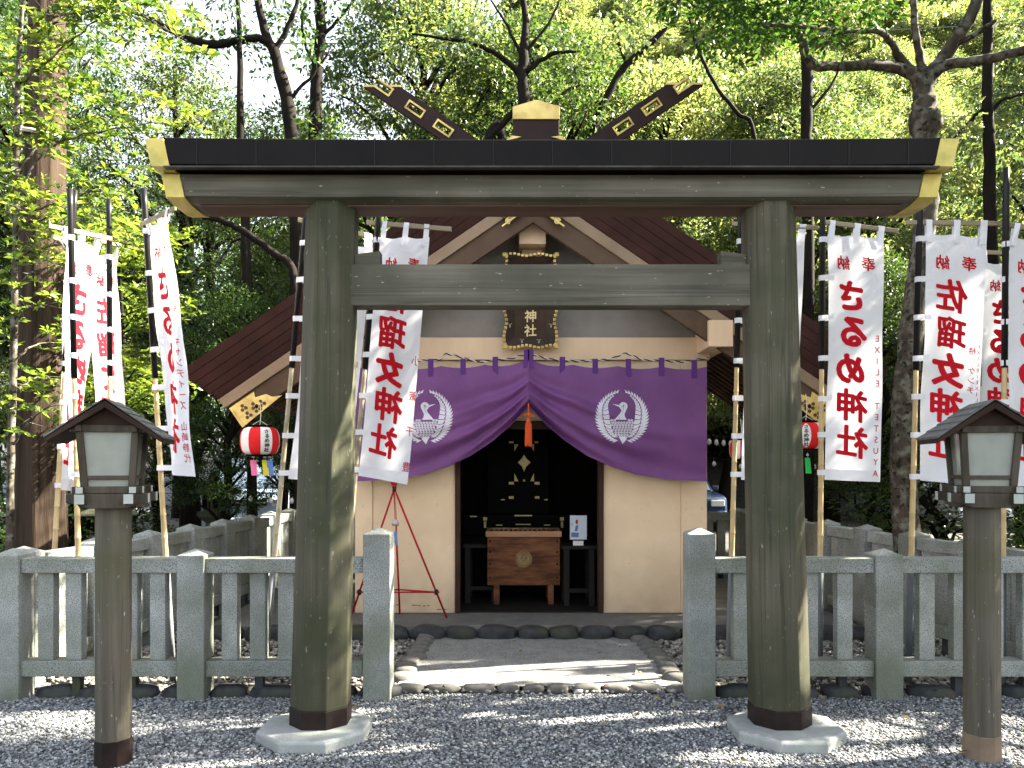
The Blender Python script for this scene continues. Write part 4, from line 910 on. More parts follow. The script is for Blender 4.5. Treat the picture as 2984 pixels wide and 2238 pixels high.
# bulbs on strings
BULB = mat('frosted_bulb', (.75, .75, .72), (.85, .85, .82), 3, rough=.15)
def bulb_string(label, a, b_, n_, sag, extra=None):
    t = thing('bulb_string', label, 'string lights', tuple(a)); a, b_ = Vector(a), Vector(b_)
    path = [a + (b_ - a) * (i / 24) + Vector((0, 0, -sag * 4 * (i / 24) * (1 - i / 24))) for i in range(25)]
    build('wire', MB().tube(path, .005, 5), ROPEB, t)
    for i in range(n_):
        q = path[int((i + .5) / n_ * 24)]
        s = build('socket', MB().lathe([(.012, -.05), (.014, -.01), (.006, 0)], q, 8), ROPEB, t); build('bulb', MB().lathe([(.004, -.13), (.022, -.12), (.030, -.095), (.022, -.065), (.012, -.05)], q, 12), BULB, s, smooth=True)
bulb_string('string of bulbs hanging behind the right wall of the hall', P(1900, 1240, 10.6), P(2400, 1265, 10.6), 22, .10)
bulb_string('lower string of bulbs above the dark car', P(2050, 1330, 12.0), P(2420, 1340, 12.0), 5, .06)
bulb_string('string of bulbs above the fence left of the gate', P(640, 1420, 10.6), P(1000, 1425, 10.6), 6, .08)

# ------------------------------------------------------------ nobori banners
def banner(label, pt, pb, dp, TL, TR, BR, BL, d, text, small, rod, seed=0, amp=.02, grey=False, dark_to=.36, ties=7, dT=None):
    pt, pb = P(*pt, dp), P(*pb, dp)
    foot = pt + (pb - pt) * ((pt.z - .0) / (pt.z - pb.z)); foot.z = 0
    t = thing('banner', label, 'banner', tuple(foot), 0, 'mirror written white and red banners')
    r = random.Random(seed); path = []; L_ = (pt - foot).length
    N = 9; rad0, rad1 = .020, .016
    ax = foot - pt
    zcut = pt + ax * dark_to
    foot0 = foot.copy(); foot = pt + ax * ((pt.z - .72) / pt.z)
    # bamboo shaft with nodes
    bp_, rr = [], []
    for i in range(N * 3 + 1):
        f = i / (N * 3); q = zcut + (foot - zcut) * f
        if i % 3 == 0 and 0 < i < N * 3:
            e_ = ax.normalized() * .006
            bp_ += [q - e_, q, q + e_]; b_ = rad1 + (rad0 - rad1) * f; rr += [b_, b_ * 1.16, b_]
        else: bp_.append(q); rr.append(rad1 + (rad0 - rad1) * f)
    po_ = build('bamboo_pole', MB().tube(bp_, rr, 12), BAMBG if grey else BAMB, t, smooth=True)
    build('socket_pipe', MB().tube([foot0, foot0.lerp(pt, .86 / pt.z)], .024, 12), PIPE, t, smooth=True)
    build('black_sleeve', MB().tube([pt - ax.normalized() * .12, pt, zcut], [.021, .021, .021], 12), BLKP, t, smooth=True)
    ra, rb_ = P(*rod[0]), P(*rod[1]); dr_ = (rb_ - ra).normalized(); up = Vector((0, 0, 1)); sd = dr_.cross(up).normalized()
    Mx = Matrix((dr_, sd, up)).transposed()
    build('rod', MB().cbox((ra + rb_) / 2 + sd * .0, ((rb_ - ra).length, .016, .032), Mx), ROD, t, bevel=.003)
    c = [P(*q, d) if len(q) == 2 else P(*q) for q in (TL, TR, BR, BL)]
    ud = (c[1] - c[0]); nrm = Vector((ud.y, -ud.x, 0)).normalized()
    if nrm.y > 0: nrm = -nrm
    ph = [r.uniform(0, 6.28) for _ in range(4)]; Wd, Hd = ud.length, (c[3] - c[0]).length
    def f(u, v):                                         # u, v in 0..1 from the pole edge and the top
        p = (c[0] * (1 - u) + c[1] * u) * (1 - v) + (c[3] * (1 - u) + c[2] * u) * v
        k_ = amp * (math.sin(2.2 * u * math.pi + ph[0] + 3.1 * v) * (.4 + .6 * v) + .6 * math.sin(v * 7 + ph[1] + 2 * u) + .25 * math.sin(v * 17 + u * 6 + ph[2]))
        k_ += .010 * math.sin(u * 9 + v * 5 + ph[3]) * math.exp(-((v - .65) / .2) ** 2)
        p = p + nrm * k_; p.z -= .012 * math.sin(math.pi * u * 2) ** 2 * (1 - v) * 1.0
        p += ud * (.02 * math.sin(v * 6 + ph[2]) * v); return p
    cl = build('cloth', MB().grid(lambda u, v: f(u, v), 22, 80), WHT, t, smooth=True)
    build('hem', MB().grid(lambda u, v: f(u, .955 + .044 * v) + nrm * .0015, 22, 3), WHTT, cl, smooth=True)
    q0 = c[0]
    for u in (.04, .50, .93):
        m = MB()                             # loops over the rod
        w_ = .055
        for sg_ in (-.011, .011):
            pr = []
            for uu in (u - w_, u + w_):
                a = f(max(0, min(1, uu)), .035) + nrm * sg_
                tt = (a - ra).dot(dr_); b2 = ra + dr_ * tt + up * .019 + nrm * sg_; pr.append((a, b2))
            m.add([pr[0][0], pr[1][0], pr[1][1], pr[0][1]], [(0, 1, 2, 3)])
        m.add([m.v[-2], m.v[-1], m.v[-5], m.v[-6]], [(0, 1, 2, 3)])
        build('loop', m, WHTT, t)
    for i in range(ties):
        v = .02 + .96 * i / (ties - 1) + r.uniform(-.006, .006); a = f(.0, v); a2 = f(.10, v) + nrm * .004
        tt = (a.z - pt.z) / (foot.z - pt.z); q = pt + (foot - pt) * tt; hw_ = .019; dz = r.uniform(-.012, .012)
        m = MB(); rr_ = .0245
        axn = (q - a); axn.z = 0; axn = axn.normalized() if axn.length > .001 else Vector((-1, 0, 0)); pn = Vector((axn.y, -axn.x, 0))
        if pn.y > 0: pn = -pn
        ring = [a2, a + pn * .004, q + pn * rr_, q + (pn + axn).normalized() * rr_, q + axn * rr_, q + (axn - pn).normalized() * rr_, q - pn * rr_, a - pn * .004]
        for k_ in range(len(ring) - 1):
            A_, B_ = ring[k_], ring[k_ + 1]; za = dz if k_ >= 1 else 0; zb2 = dz
            m.add([(A_.x, A_.y, a.z + za - hw_), (B_.x, B_.y, a.z + zb2 - hw_), (B_.x, B_.y, a.z + zb2 + hw_), (A_.x, A_.y, a.z + za + hw_)], [(0, 1, 2, 3)])
        build('tie', m, WHTT, t)
    # lettering, seen from the back so mirrored; laid on both faces of the cloth
    Hn = Hd / .42; fl = Flat()                            # layout in units of banner width = 1, height = Hn
    brush = lambda ch, u, v, s_, w_: [fl.char(ch, u + w_ * s_ * math.cos(k_ * .898), v + w_ * s_ * .8 * math.sin(k_ * .898), s_, 0, .13, 1.0) for k_ in range(7)] + [fl.char(ch, u, v, s_, 0, .13, 1.0)]
    brush('奉', .27, -.11 * Hn, .25, .022); brush('納', .72, -.11 * Hn, .25, .022)
    n_ = len(text)
    for i, ch in enumerate(text):
        v = .245 + (.84 - .245) * i / (n_ - 1); brush(ch, .555 + r.uniform(-.03, .03), -v * Hn, .138 * Hn * r.uniform(.95, 1.05), .052 if ch in 'さるめ女' else .034)
    W_ = Wd
    def on(o): return lambda a, b_: f(min(1, max(0, 1 - a)), min(1, max(0, -b_ / Hn))) + nrm * o
    fl.lay('lettering', on(.003), RED, cl, .10)
    sm = Flat(); s1, v0, v1 = small[1], small[2], small[3]; s_ = small[0]
    for i, ch in enumerate(s_):
        if ch == ' ': continue
        sm.char(ch, .10 + (small[4] if len(small) > 4 else 0), -(v0 + (v1 - v0) * i / max(1, len(s_) - 1)) * Hn, s1, .008, .0)
    sm.lay('name_lettering', on(.003), REDS, cl, .12)
    if len(small) > 5:
        s2 = Flat()
        for i, ch in enumerate(small[5]):
            if ch != ' ': s2.char(ch, .06, -(.42 + .55 * i / (len(small[5]) - 1)) * Hn, .085, .002)
        s2.lay('name_lettering', on(.003), REDS, cl, .12)
    return t
SR, SK = 'さるめ神社', '佐瑠女神社'
banner('tall banner with large hiragana and a name in Roman letters, first right of the gate', (2398, 560), (2390, 1630), 5.62, (2413, 682), (2573, 690), (2568, 1405), (2408, 1398), 5.60, SR, ('EXILE TETSUYA', .15, .415, .965, .0), ((2404, 648, 5.62), (2618, 674, 5.6)), 1, .016)
banner('tall banner with five large kanji behind the right lantern, second right of the gate', (2682, 560), (2655, 1640), 5.55, (2698, 680), (2872, 688), (2848, 1415), (2680, 1400), 5.53, SK, ('橘 ケンチ', .13, .46, .62, .06, '(EXILE/EXILE THE SECOND)'), ((2640, 648, 5.56), (2935, 652, 5.5)), 2, .016)
banner('banner cut by the right edge of the photo, behind the lantern roof', (2932, 540), (2922, 1640), 5.42, (2942, 690), (3115, 696), (3105, 1425), (2935, 1415), 5.40, SR, ('白濱 亜嵐', .12, .5, .8), ((2936, 655, 5.43), (3180, 690, 5.3)), 3, .018)
banner('smaller banner farther back between the two banners at the right edge', (2858, 700), (2845, 1600), 6.75, (2862, 765), (3000, 770), (2990, 1350), (2855, 1340), 6.72, SR, ('奉納', .10, .5, .6), ((2850, 735, 6.76), (3030, 740, 6.7)), 4, .014)
banner('banner standing half hidden behind the right gate pillar', (2160, 560), (2132, 1640), 5.75, (2176, 690), (2346, 690), (2312, 1405), (2163, 1398), 5.73, SK, ('豊 来', .12, .5, .7), ((2133, 652, 5.76), (2385, 664, 5.7)), 5, .014)
banner('banner with large kanji in front of the left end of the purple curtain', (1110, 560), (1012, 1640), 5.62, (1108, 690), (1252, 692), (1187, 1412), (1044, 1386), 5.60, SK, ('小 籔 千 豊', .17, .50, .93, -.04), ((1068, 648, 5.64), (1316, 668, 5.55)), 6, .014, True)
banner('banner standing half hidden behind the left gate pillar', (897, 560), (800, 1620), 5.72, (908, 692), (1088, 722), (1010, 1405), (842, 1396), 5.70, SK, ('西村 瑞樹', .12, .5, .9), ((868, 640, 5.74), (1085, 690, 5.9)), 7, .014, True)
banner('banner twisted edge on, right of the left lantern', (422, 600), (484, 1640), 5.60, (442, 662, 5.6), (496, 622, 5.30), (562, 1390, 5.28), (492, 1380, 5.5), 5.5, SR, ('南海 キャンディーズ 山崎静代', .15, .36, .93, .04), ((410, 655, 5.62), (512, 606, 5.25)), 8, .022)
banner('banner with hiragana behind its own pole, above the left lantern roof', (205, 600), (228, 1620), 5.60, (190, 690, 5.66), (290, 716, 5.95), (232, 1400, 5.95), (205, 1395, 5.64), 5.7, SR, ('寿 美', .12, .5, .8), ((142, 658, 5.62), (326, 696, 5.98)), 9, .03)
banner('sunlit banner on the pole between the two leftmost banners and the edge on one', (318, 625), (322, 1640), 6.20, (272, 742, 6.25), (346, 748, 6.6), (366, 1400, 6.55), (284, 1390, 6.25), 6.3, SK, ('二十', .14, .80, .86), ((290, 700, 6.22), (350, 715, 6.6)), 10, .02)
banner('leftmost banner, its lower end showing left of the lantern', (216, 600), (158, 1620), 6.10, (196, 700, 6.15), (250, 722, 6.4), (240, 1432, 6.35), (170, 1428, 6.15), 6.2, SR, ('寺 田 心', .12, .62, .95), ((150, 690, 6.12), (270, 722, 6.45)), 11, .02)

# ------------------------------------------------------------ things behind: stone lanterns, cars, box, net
def stone_lantern(label, x, y, s=1.0):
    t = thing('stone_lantern', label, 'stone lantern', (x, y, 0)); G = mat('old_lantern_stone', (.10, .095, .075), (.19, .18, .14), 8, rough=.9, bump=.6, blot=(.09, .11, .05), bscale=4)
    Bq = lambda n_, prof, k_, rot=0: build(n_, MB().lathe([(a * s, b_ * s) for a, b_ in prof], (0, 0, 0), k_, rot), G, t, world=False, bevel=.008)
    Bq('base', [(.30, 0), (.30, .12), (.22, .20)], 6); Bq('shaft', [(.12, .20), (.11, .6), (.13, .75)], 12); Bq('platform', [(.14, .75), (.27, .85), (.27, .92)], 6)
    Bq('fire_box', [(.18, .92), (.19, 1.16)], 6); Bq('cap', [(.20, 1.16), (.42, 1.20), (.40, 1.235), (.16, 1.33), (.07, 1.38)], 6); Bq('finial', [(.05, 1.38), (.09, 1.42), (.07, 1.49), (.01, 1.54)], 12)
    for sx in (-1, 1): build('window_opening', MB().box(sx * .08 * s - .03, sx * .08 * s + .03, -.19 * s, -.155 * s, .98 * s, 1.11 * s), LACQ, t, world=False)
stone_lantern('mossy stone lantern with sunlit cap beyond the left side fence', -4.3, 11.4, .95)
stone_lantern('dark stone lantern behind the left side fence, nearer the left lantern post', -4.6, 9.0, .82)
def car(label, x, y, rz, paint, tall, kind):
    t = thing('parked_car', label, kind, (x, y, 0), rz); t.scale = (1, 1, .88); L_, W_ = 4.3, 1.76
    B = lambda n_, mb, m_, p_=t, bv=.03, s_=False: build(n_, mb, m_, p_, world=False, bevel=bv, smooth=s_)
    h1, h2 = .95 + tall * .15, 1.48 + tall * .35
    m = MB().prism([(-W_ / 2, yy, zz) for yy, zz in ((-2.1, .30), (-2.15, .55), (-2.08, h1 - .15), (-1.95, h1 - .06), (-1.05, h1), (2.05, h1), (2.12, .6), (2.1, .30))], (W_, 0, 0))
    bd_ = B('body', m, paint, bv=.06)
    cab = MB(); a, b_ = W_ / 2 - .03, W_ / 2 - .20
    y0_ = -1.05 + .0; cab.hexa([(-a, y0_, h1 - .01), (a, y0_, h1 - .01), (a, 2.0, h1 - .01), (-a, 2.0, h1 - .01), (-b_, y0_ + .62, h2), (b_, y0_ + .62, h2), (b_, 1.8, h2), (-b_, 1.8, h2)]); B('cabin', cab, paint, bv=.05)
    GL = CARGL
    w_ = MB(); o_ = .012
    w_.add([(-a + .09, y0_ + .02, h1 + .02), (a - .09, y0_ + .02, h1 + .02), (b_ - .05, y0_ + .57, h2 - .06), (-b_ + .05, y0_ + .57, h2 - .06)], [(0, 1, 2, 3)])
    w_.v = [(p_[0], p_[1] - .02, p_[2] + .01) for p_ in w_.v]; B('windshield', w_, GL, bv=0)
    for s in (-1, 1):
        w_ = MB().add([(s * (a + .004), -.6, h1 + .04), (s * (a + .004), 1.8, h1 + .04), (s * (b_ + .012), 1.65, h2 - .07), (s * (b_ + .012), -.25, h2 - .07)], [(0, 1, 2, 3)]); B('side_window', w_, GL, bv=0)
        hl = B('headlight', MB().cbox((s * .66, -2.10, h1 - .26), (.30, .10, .16)), CARGL2, bv=.02)
        B('mirror', MB().cbox((s * (W_ / 2 + .07), -.75, h1 + .08), (.16, .09, .13)), paint, bv=.03)
        for yy in (-1.3, 1.3):
            wh = MB().lathe([(.30, -.1), (.32, -.08), (.32, .08), (.30, .1)], (0, 0, 0), 24); wh.v = [(s * (W_ / 2 - .09) + z_, yy + x_, .32 + y_) for x_, y_, z_ in wh.v]; wo = B('wheel', wh, BLKP, bv=0)
            rm = MB().lathe([(.19, -.103), (.19, .103)], (0, 0, 0), 16); rm.v = [(s * (W_ / 2 - .09) + z_, yy + x_, .32 + y_) for x_, y_, z_ in rm.v]; B('rim', rm, CARCH, wo, bv=0)
    B('grille', MB().cbox((0, -2.12, h1 - .27), (.86, .06, .14)), BLKP, bv=.01)
    B('chrome_bar', MB().cbox((0, -2.155, h1 - .27), (.80, .02, .025)).cbox((0, -2.16, h1 - .27), (.10, .02, .10)), CARCH, bv=.005)
    B('bumper', MB().cbox((0, -2.14, .48), (1.70, .12, .22)), paint, bv=.04); B('number_plate', MB().cbox((0, -2.21, .50), (.33, .015, .165)), PAPERW, bv=0)
CARGL = mat('car_glass', (.10, .14, .20), (.16, .21, .28), 2, rough=.08, bump=0, spec=1.0); CARGL2 = mat('headlight_lens', (.55, .6, .65), (.7, .75, .8), 5, rough=.1, bump=0, spec=1); CARCH = mat('chrome', (.6, .6, .62), (.7, .7, .72), 3, rough=.2, metal=.9, bump=0)
def paintm(n_, c): return mat(n_, c, tuple(min(1, k_ * 1.15) for k_ in c), 3, rough=.22, bump=0, spec=.7)
car('dark blue car parked beyond the back fence, right of the hall', 3.9, 19.6, math.radians(0), paintm('dark_blue_paint', (.02, .035, .08)), 0.6, 'car')
car('pale blue white van parked among the trees left of the gate', -5.6, 17.5, math.radians(10), paintm('pale_blue_paint', (.42, .52, .66)), 1.5, 'van')
car('white car glimpsed behind the left lantern post', -10.0, 17.0, math.radians(-15), paintm('white_paint', (.6, .64, .68)), .3, 'car')
car('silver car glimpsed behind the right side fence', 10.6, 20.0, math.radians(8), paintm('silver_paint', (.35, .37, .4)), .4, 'car')
bxx = thing('fortune_box', 'white box with a red rim standing inside the right fence', 'box', (2.38, 6.9, 0))
build('box_body', MB().box(2.23, 2.60, 6.8, 7.05, .22, .52), mat('lilac_white_board', (.60, .56, .64), (.68, .64, .72), 4), bxx, bevel=.004); build('red_rim', MB().box(2.22, 2.61, 6.79, 7.06, .522, .555), PAPERR, bxx, bevel=.003); build('stand', MB().box(2.26, 2.57, 6.83, 7.02, 0, .219), TANB, bxx, bevel=.003)

# ------------------------------------------------------------ trees
def leaves(Pt, D, L, Wd, fold=.12, droop=.0):
    """diamond leaves with a fold, numpy arrays -> verts, quads"""
    n = len(Pt); D = D / np.linalg.norm(D, axis=1, keepdims=True); A = R.normal(size=(n, 3)) * .55 + np.array([0, 0, 1.0])
    U = np.cross(D, A); U /= np.linalg.norm(U, axis=1, keepdims=True) + 1e-6; Nn = np.cross(U, D)
    L = L[:, None]; Wd = Wd[:, None]
    v0 = Pt; v1 = Pt + D * L * .48 + U * Wd + Nn * L * fold; v3 = Pt + D * L * .48 - U * Wd + Nn * L * fold; v2 = Pt + D * L - np.array([0, 0, 1]) * L * droop
    V = np.stack([v0, v1, v2, v3], 1).reshape(-1, 3); return V, np.arange(4 * n).reshape(-1, 4)
def cluster_points(centers, radii, n_per, flat=.6, shell=.55):
    pts, dirs = [], []
    for c, r in zip(centers, radii):
        n = max(4, int(n_per * (r / .5) ** 2)); d = R.normal(size=(n, 3)); d /= np.linalg.norm(d, axis=1, keepdims=True)
        rad = r * (shell + (1 - shell) * R.uniform(0, 1, n)) * R.uniform(.75, 1.2, n); p = d * rad[:, None] * np.array([1, 1, flat]) + np.array(c)
        pts.append(p); dirs.append(d + R.normal(size=(n, 3)) * .6 + np.array([0, 0, -.15]))
    return np.concatenate(pts), np.concatenate(dirs)
def rosettes(pts, nl, L, spread=.8):
    n = len(pts); ax = R.normal(size=(n, 3)) * .35 + np.array([0, 0, 1.0]); ax /= np.linalg.norm(ax, axis=1, keepdims=True)
    a = np.cross(ax, R.normal(size=(n, 3))); a /= np.linalg.norm(a, axis=1, keepdims=True); b = np.cross(ax, a); PP, DD = [], []
    for k in range(nl):
        t = 2 * math.pi * k / nl + R.uniform(-.3, .3, n); d = a * np.cos(t)[:, None] + b * np.sin(t)[:, None] + ax * R.uniform(.1, spread, n)[:, None]
        PP.append(pts); DD.append(d)
    PP, DD = np.concatenate(PP), np.concatenate(DD); m = len(PP)
    return leaves(PP, DD, L * R.uniform(.7, 1.2, m), L * .17 * R.uniform(.8, 1.2, m), .06, .18)
def wob(a, b, n, amp, r):
    a, b = Vector(a), Vector(b); q = []
    for i in range(n + 1):
        f = i / n; q.append(a + (b - a) * f + Vector((r.uniform(-1, 1), r.uniform(-1, 1), r.uniform(-1, 1))) * amp * math.sin(math.pi * f) + Vector((0, 0, amp * 1.2 * math.sin(math.pi * f))))
    return q
def crown_mesh(name, m_, seed, H0, H1, RX, ncl, npc, lsize, cr=(.30, .62), sparse=1.0, lean=(0, 0)):
    """local tree: trunk from 0 to H1; clumps between H0 and H1 -> (trunk mesh data, crown mesh data)"""
    r = random.Random(seed); cen, rad = [], []; tb = MB()
    top = Vector((lean[0], lean[1], H1)); tp = wob((0, 0, -.2), top, 9, .16, r); tr_ = [.16 * (1 - .82 * i / 9) * (RX / 2.0) ** .7 for i in range(10)]
    tb.tube(tp, tr_, 9)
    for i in range(ncl):
        f = (i + r.random()) / ncl; z_ = H0 + (H1 - H0) * f; an = i * 2.399 + r.uniform(-.4, .4); prof = math.sin(math.pi * min(1, (f * .86 + .14))) ** .6
        q = RX * prof * math.sqrt(r.uniform(.18, 1.0)); ax_ = Vector((0, 0, 0)).lerp(top, z_ / H1)
        c_ = Vector((ax_.x + q * math.cos(an), ax_.y + q * math.sin(an), z_)); cen.append(tuple(c_)); rad.append(r.uniform(*cr))
        if i % 2 == 0:
            zb_ = max(H0 * .55, z_ - q * .8); b0 = Vector((0, 0, 0)).lerp(top, zb_ / H1); w0 = .045 * (RX / 2)
            tb.tube(wob(b0, c_, 5, .10, r), [w0 * (1 - .8 * j / 5) for j in range(6)], 5)
            for _ in range(2):
                c2 = c_ + Vector((r.uniform(-1, 1), r.uniform(-1, 1), r.uniform(-.3, .7))) * .5; tb.tube(wob(c_.lerp(b0, .25), c2, 3, .05, r), [.012, .009, .006, .003], 4)
    pts, d = cluster_points(cen, rad, npc, .62); n = len(pts)
    V, Fq = leaves(pts, d, lsize * R.uniform(.65, 1.25, n), lsize * .21 * R.uniform(.8, 1.3, n), .10, .12)
    cm = np_mesh(name, V, Fq, m_, mesh_only=True)
    tm_ = bpy.data.meshes.new(name + '_trunk'); tm_.from_pydata(tb.v, [], tb.f); tm_.materials.append(BARKD); tm_.polygons.foreach_set('use_smooth', [True] * len(tm_.polygons))
    return tm_, cm
VAR = {
    'p': crown_mesh('crown', LF_MID, 15, 2.8, 8.4, 2.3, 46, 210, .11, (.35, .8), lean=(.3, 0)),
    'a': crown_mesh('crown', LF_MID, 1, 2.4, 8.2, 2.1, 84, 620, .080),
    'b': crown_mesh('crown', LF_DARK, 2, 2.0, 7.6, 1.9, 80, 660, .076, lean=(.5, 0)),
    'c': crown_mesh('crown', LF_LITE, 3, 2.2, 7.0, 2.2, 80, 600, .080, lean=(-.4, 0)),
    's': crown_mesh('crown', LF_DARK, 4, 3.2, 9.0, 2.2, 64, 330, .074, (.35, .75), lean=(.6, 0)),
    't': crown_mesh('crown', LF_MID, 5, 3.0, 8.6, 2.0, 58, 320, .074, (.35, .7), lean=(-.5, 0)),
    'h': crown_mesh('crown', LF_LITE, 6, .8, 5.2, 2.2, 74, 380, .115, (.45, .9)),
    'i': crown_mesh('crown', LF_MID, 7, .6, 4.6, 2.0, 68, 380, .115, (.45, .85)),
    'u': crown_mesh('crown', LF_DARK, 8, .25, 1.9, 1.0, 34, 210, .085, (.25, .45)),
    'v': crown_mesh('crown', LF_MID, 9, .25, 2.2, 1.1, 34, 210, .085, (.25, .45)),
}
SUNNY = [(-.45, 5.72, .80, .20), (.45, 5.98, .75, .08), (.75, 5.64, .60, .06), (.90, 5.47, .5, .05), (.06, 4.95, .32, .13), (.52, 4.80, .34, .08), (.95, 4.68, .28, .06), (1.0, 4.42, .36, .08), (-.66, 4.25, .34, .08), (-.95, 4.92, .2, .07),
         (2.15, 4.62, .40, .12), (1.95, 4.22, .55, .10), (2.95, 4.35, .38, .50), (1.1, 4.15, .32, .08), (2.7, 6.6, .35, .25), (-1.9, 6.6, .4, .2), (-1.5, 4.05, .3, .07), (-2.9, 5.9, .3, .4), (1.9, 6.0, .25, .15), (-.1, 4.3, .25, .06)]
def shade_keep(Pw):
    """gaps in the canopy: leaves are left out where the sun reaches the ground in the photo"""
    g_ = Pw[:, :2] - Pw[:, 2:3] * np.array([sdir.x / sdir.z, sdir.y / sdir.z]); k_ = np.ones(len(Pw), bool)
    for (cx_, cy_, rx_, ry_) in SUNNY:
        dx_, dy_ = g_[:, 0] - cx_, g_[:, 1] - cy_; c_, s_ = .994, .105; u_, v_ = dx_ * c_ + dy_ * s_, -dx_ * s_ + dy_ * c_
        k_ &= (u_ / (rx_ + .05)) ** 2 + (v_ / (ry_ + .05)) ** 2 > 1
    return k_
def shade_crown(t, me, rz_a, s_):
    co = np.empty(len(me.vertices) * 3, dtype=np.float32); me.vertices.foreach_get('co', co); co = co.reshape(-1, 4, 3)
    Rm = np.array(Matrix.Rotation(rz_a, 3, 'Z')); W3 = co.mean(1) @ Rm.T * s_ + np.array(t.location); k_ = shade_keep(W3); co = co[k_]
    return np_mesh('crown', co, np.arange(len(co) * 4).reshape(-1, 4), me.materials[0], t)
def tree(name, var, loc, rz, sc_, label, cat, group=None):
    t = thing(name, label, cat, loc, rz, group); t.scale = (sc_ if hasattr(sc_, '__len__') else (sc_, sc_, sc_))
    for nm, me in zip(('trunk', 'crown'), VAR[var]):
        o = bpy.data.objects.new(nm, me); COL.objects.link(o); o.parent = t
    return t
r = random.Random(5)
BEH = [
  (-3.6, 16.2, 's', .95, 'tall dark tree with gaps of sky, left of the left finial'),
  (-10.5, 16.0, 's', 1.35, 'tall dark tree behind the top of the cedar'),
  (-6.2, 13.8, 'b', .66, 'dark tree filling the gap behind the left banners'),
  (-4.4, 15.0, 'b', .80, 'dark evergreen farther behind the left gate pillar'),
  (-8.6, 15.5, 'b', .85, 'dark evergreen behind the leftmost banners'),
  (-2.6, 14.6, 'b', .62, 'bushy tree behind the left eave of the hall'),
  (-6.8, 16.5, 's', 1.0, 'tall thin crowned tree far behind the left beam end'),
  (-4.9, 18.5, 't', 1.0, 'tall open tree farther back, left of the left finial'),  # x, y, variant, scale, label
    (-9.6, 13.5, 'b', 1.05, 'dark evergreen tree at the far left behind the cedar trunk'),
    (-7.3, 12.8, 's', 1.0, 'thin crowned tree with sky showing through, right of the cedar trunk'),
    (-5.2, 12.8, 't', .95, 'open crowned tree with sky behind it, above the left end of the gate beam'),
    (-3.1, 13.6, 'b', .72, 'dark dense tree behind the left slope of the hall roof'),
    (-1.5, 13.4, 'a', 1.18, 'leafy green tree above the left gold tipped finial'),
    (.3, 12.6, 'b', 1.15, 'spreading green tree with dark limbs directly above the ridge'),
    (2.3, 13.8, 'c', 1.2, 'yellow green tree above the right gold tipped finial'),
    (4.4, 12.6, 'a', .95, 'green tree behind the right slope of the hall roof'),
    (6.4, 13.2, 'c', 1.0, 'sunlit tree behind the banners right of the gate'),
    (8.8, 12.9, 'a', 1.05, 'full green tree at the right edge behind the forked trunk'),
    (11.0, 14.0, 'c', 1.1, 'bright tree beyond the right edge of the fence'),
    (-4.0, 10.9, 'b', .52, 'short dark evergreen close behind the left side fence'),
    (-5.6, 10.2, 'c', .50, 'short bright green tree behind the edge on banner'),
    (-8.2, 10.4, 'v', 1.9, 'bushy green tree beside the cedar trunk'),
    (4.9, 10.8, 'b', .56, 'short dark evergreen behind the red lantern'),
    (6.6, 10.2, 'a', .52, 'short green tree behind the second right banner'),
]
for x, y, vr, s_, lab in BEH: tree('broadleaf_tree', vr, (x, y, 0), r.uniform(0, 6.28), s_, lab, 'tree')
ROW2 = [(-12.5, 18), (-9.6, 19.5), (-1.2, 18), (1.2, 19), (3.4, 18.3), (6.0, 19.2), (8.6, 18), (11.2, 19), (14, 18.2), (17, 18.5)]
for i, (x, y) in enumerate(ROW2): tree('broadleaf_tree', 'abc'[i % 3], (x, y + 3.2, 0), r.uniform(0, 6.28), r.uniform(1.05, 1.35), 'tall leafy tree in the row beyond the car park, %s from the left' % ORD[i], 'tree', 'tall trees in the second row behind the shrine')
for i in range(99):
    y = 25.5 + (i // 9) * 3.4 + r.uniform(-1, 1); x = (-.32 + .115 * (i % 9) + r.uniform(-.04, .04)) * y + (1.5 if (i // 9) % 2 else 0)
    if hill_h(x, y) < 1.0: continue
    tree('hillside_tree', 'hi'[(i * 7 // 3) % 2], (x, y, hill_h(x, y) - .3), r.uniform(0, 6.28), r.uniform(1.0, 1.35), 'sunlit leafy tree on the wooded hillside, %s row up, %s from the left' % (ORD[i // 9], ORD[i % 9]), 'tree', 'leafy trees covering the hillside')
for i, (x, y) in enumerate([(-5.6, 9.9), (-6.2, 11.8), (-6.6, 8.8), (-7.6, 7.8), (-9, 9.5), (5.3, 9.9), (5.6, 7.4), (6.2, 8.4), (7.4, 9.2), (8.4, 11)]):
    side = 'left' if x < 0 else 'right'
    tree('garden_shrub', 'uv'[i % 2], (x, y, 0), r.uniform(0, 6.28), (r.uniform(.9, 1.2), r.uniform(.9, 1.2), r.uniform(.55, .85)), 'low dark leafy shrub beyond the %s side fence, %s of its group going outwards' % (side, ORD[i % 5]), 'shrub', 'low shrubs beyond the %s side fence' % side)
# shade trees off to the right and behind: they stand along the approach and throw the dappled shade
for i, (x, y, vr, s_) in enumerate([(7.2, 4.6, 'p', 1.0), (7.9, 8.9, 'p', 1.0), (6.0, 3.9, 'p', .95), (8.0, 6.5, 'p', 1.0), (8.6, 1.6, 'p', .9), (10.6, 5.6, 'p', 1.1), (9.4, 8.9, 'a', 1.0)]):
    t = tree('broadleaf_tree', vr, (x, y, 0), i * 1.3, s_, '%s shade tree from the gate, right of the view' % ORD[i], 'tree', 'shade trees along the approach')
    for ch in list(t.children):
        if ch.name.startswith('crown'): bpy.data.objects.remove(ch)
    shade_crown(t, VAR[vr][1], i * 1.3, s_)

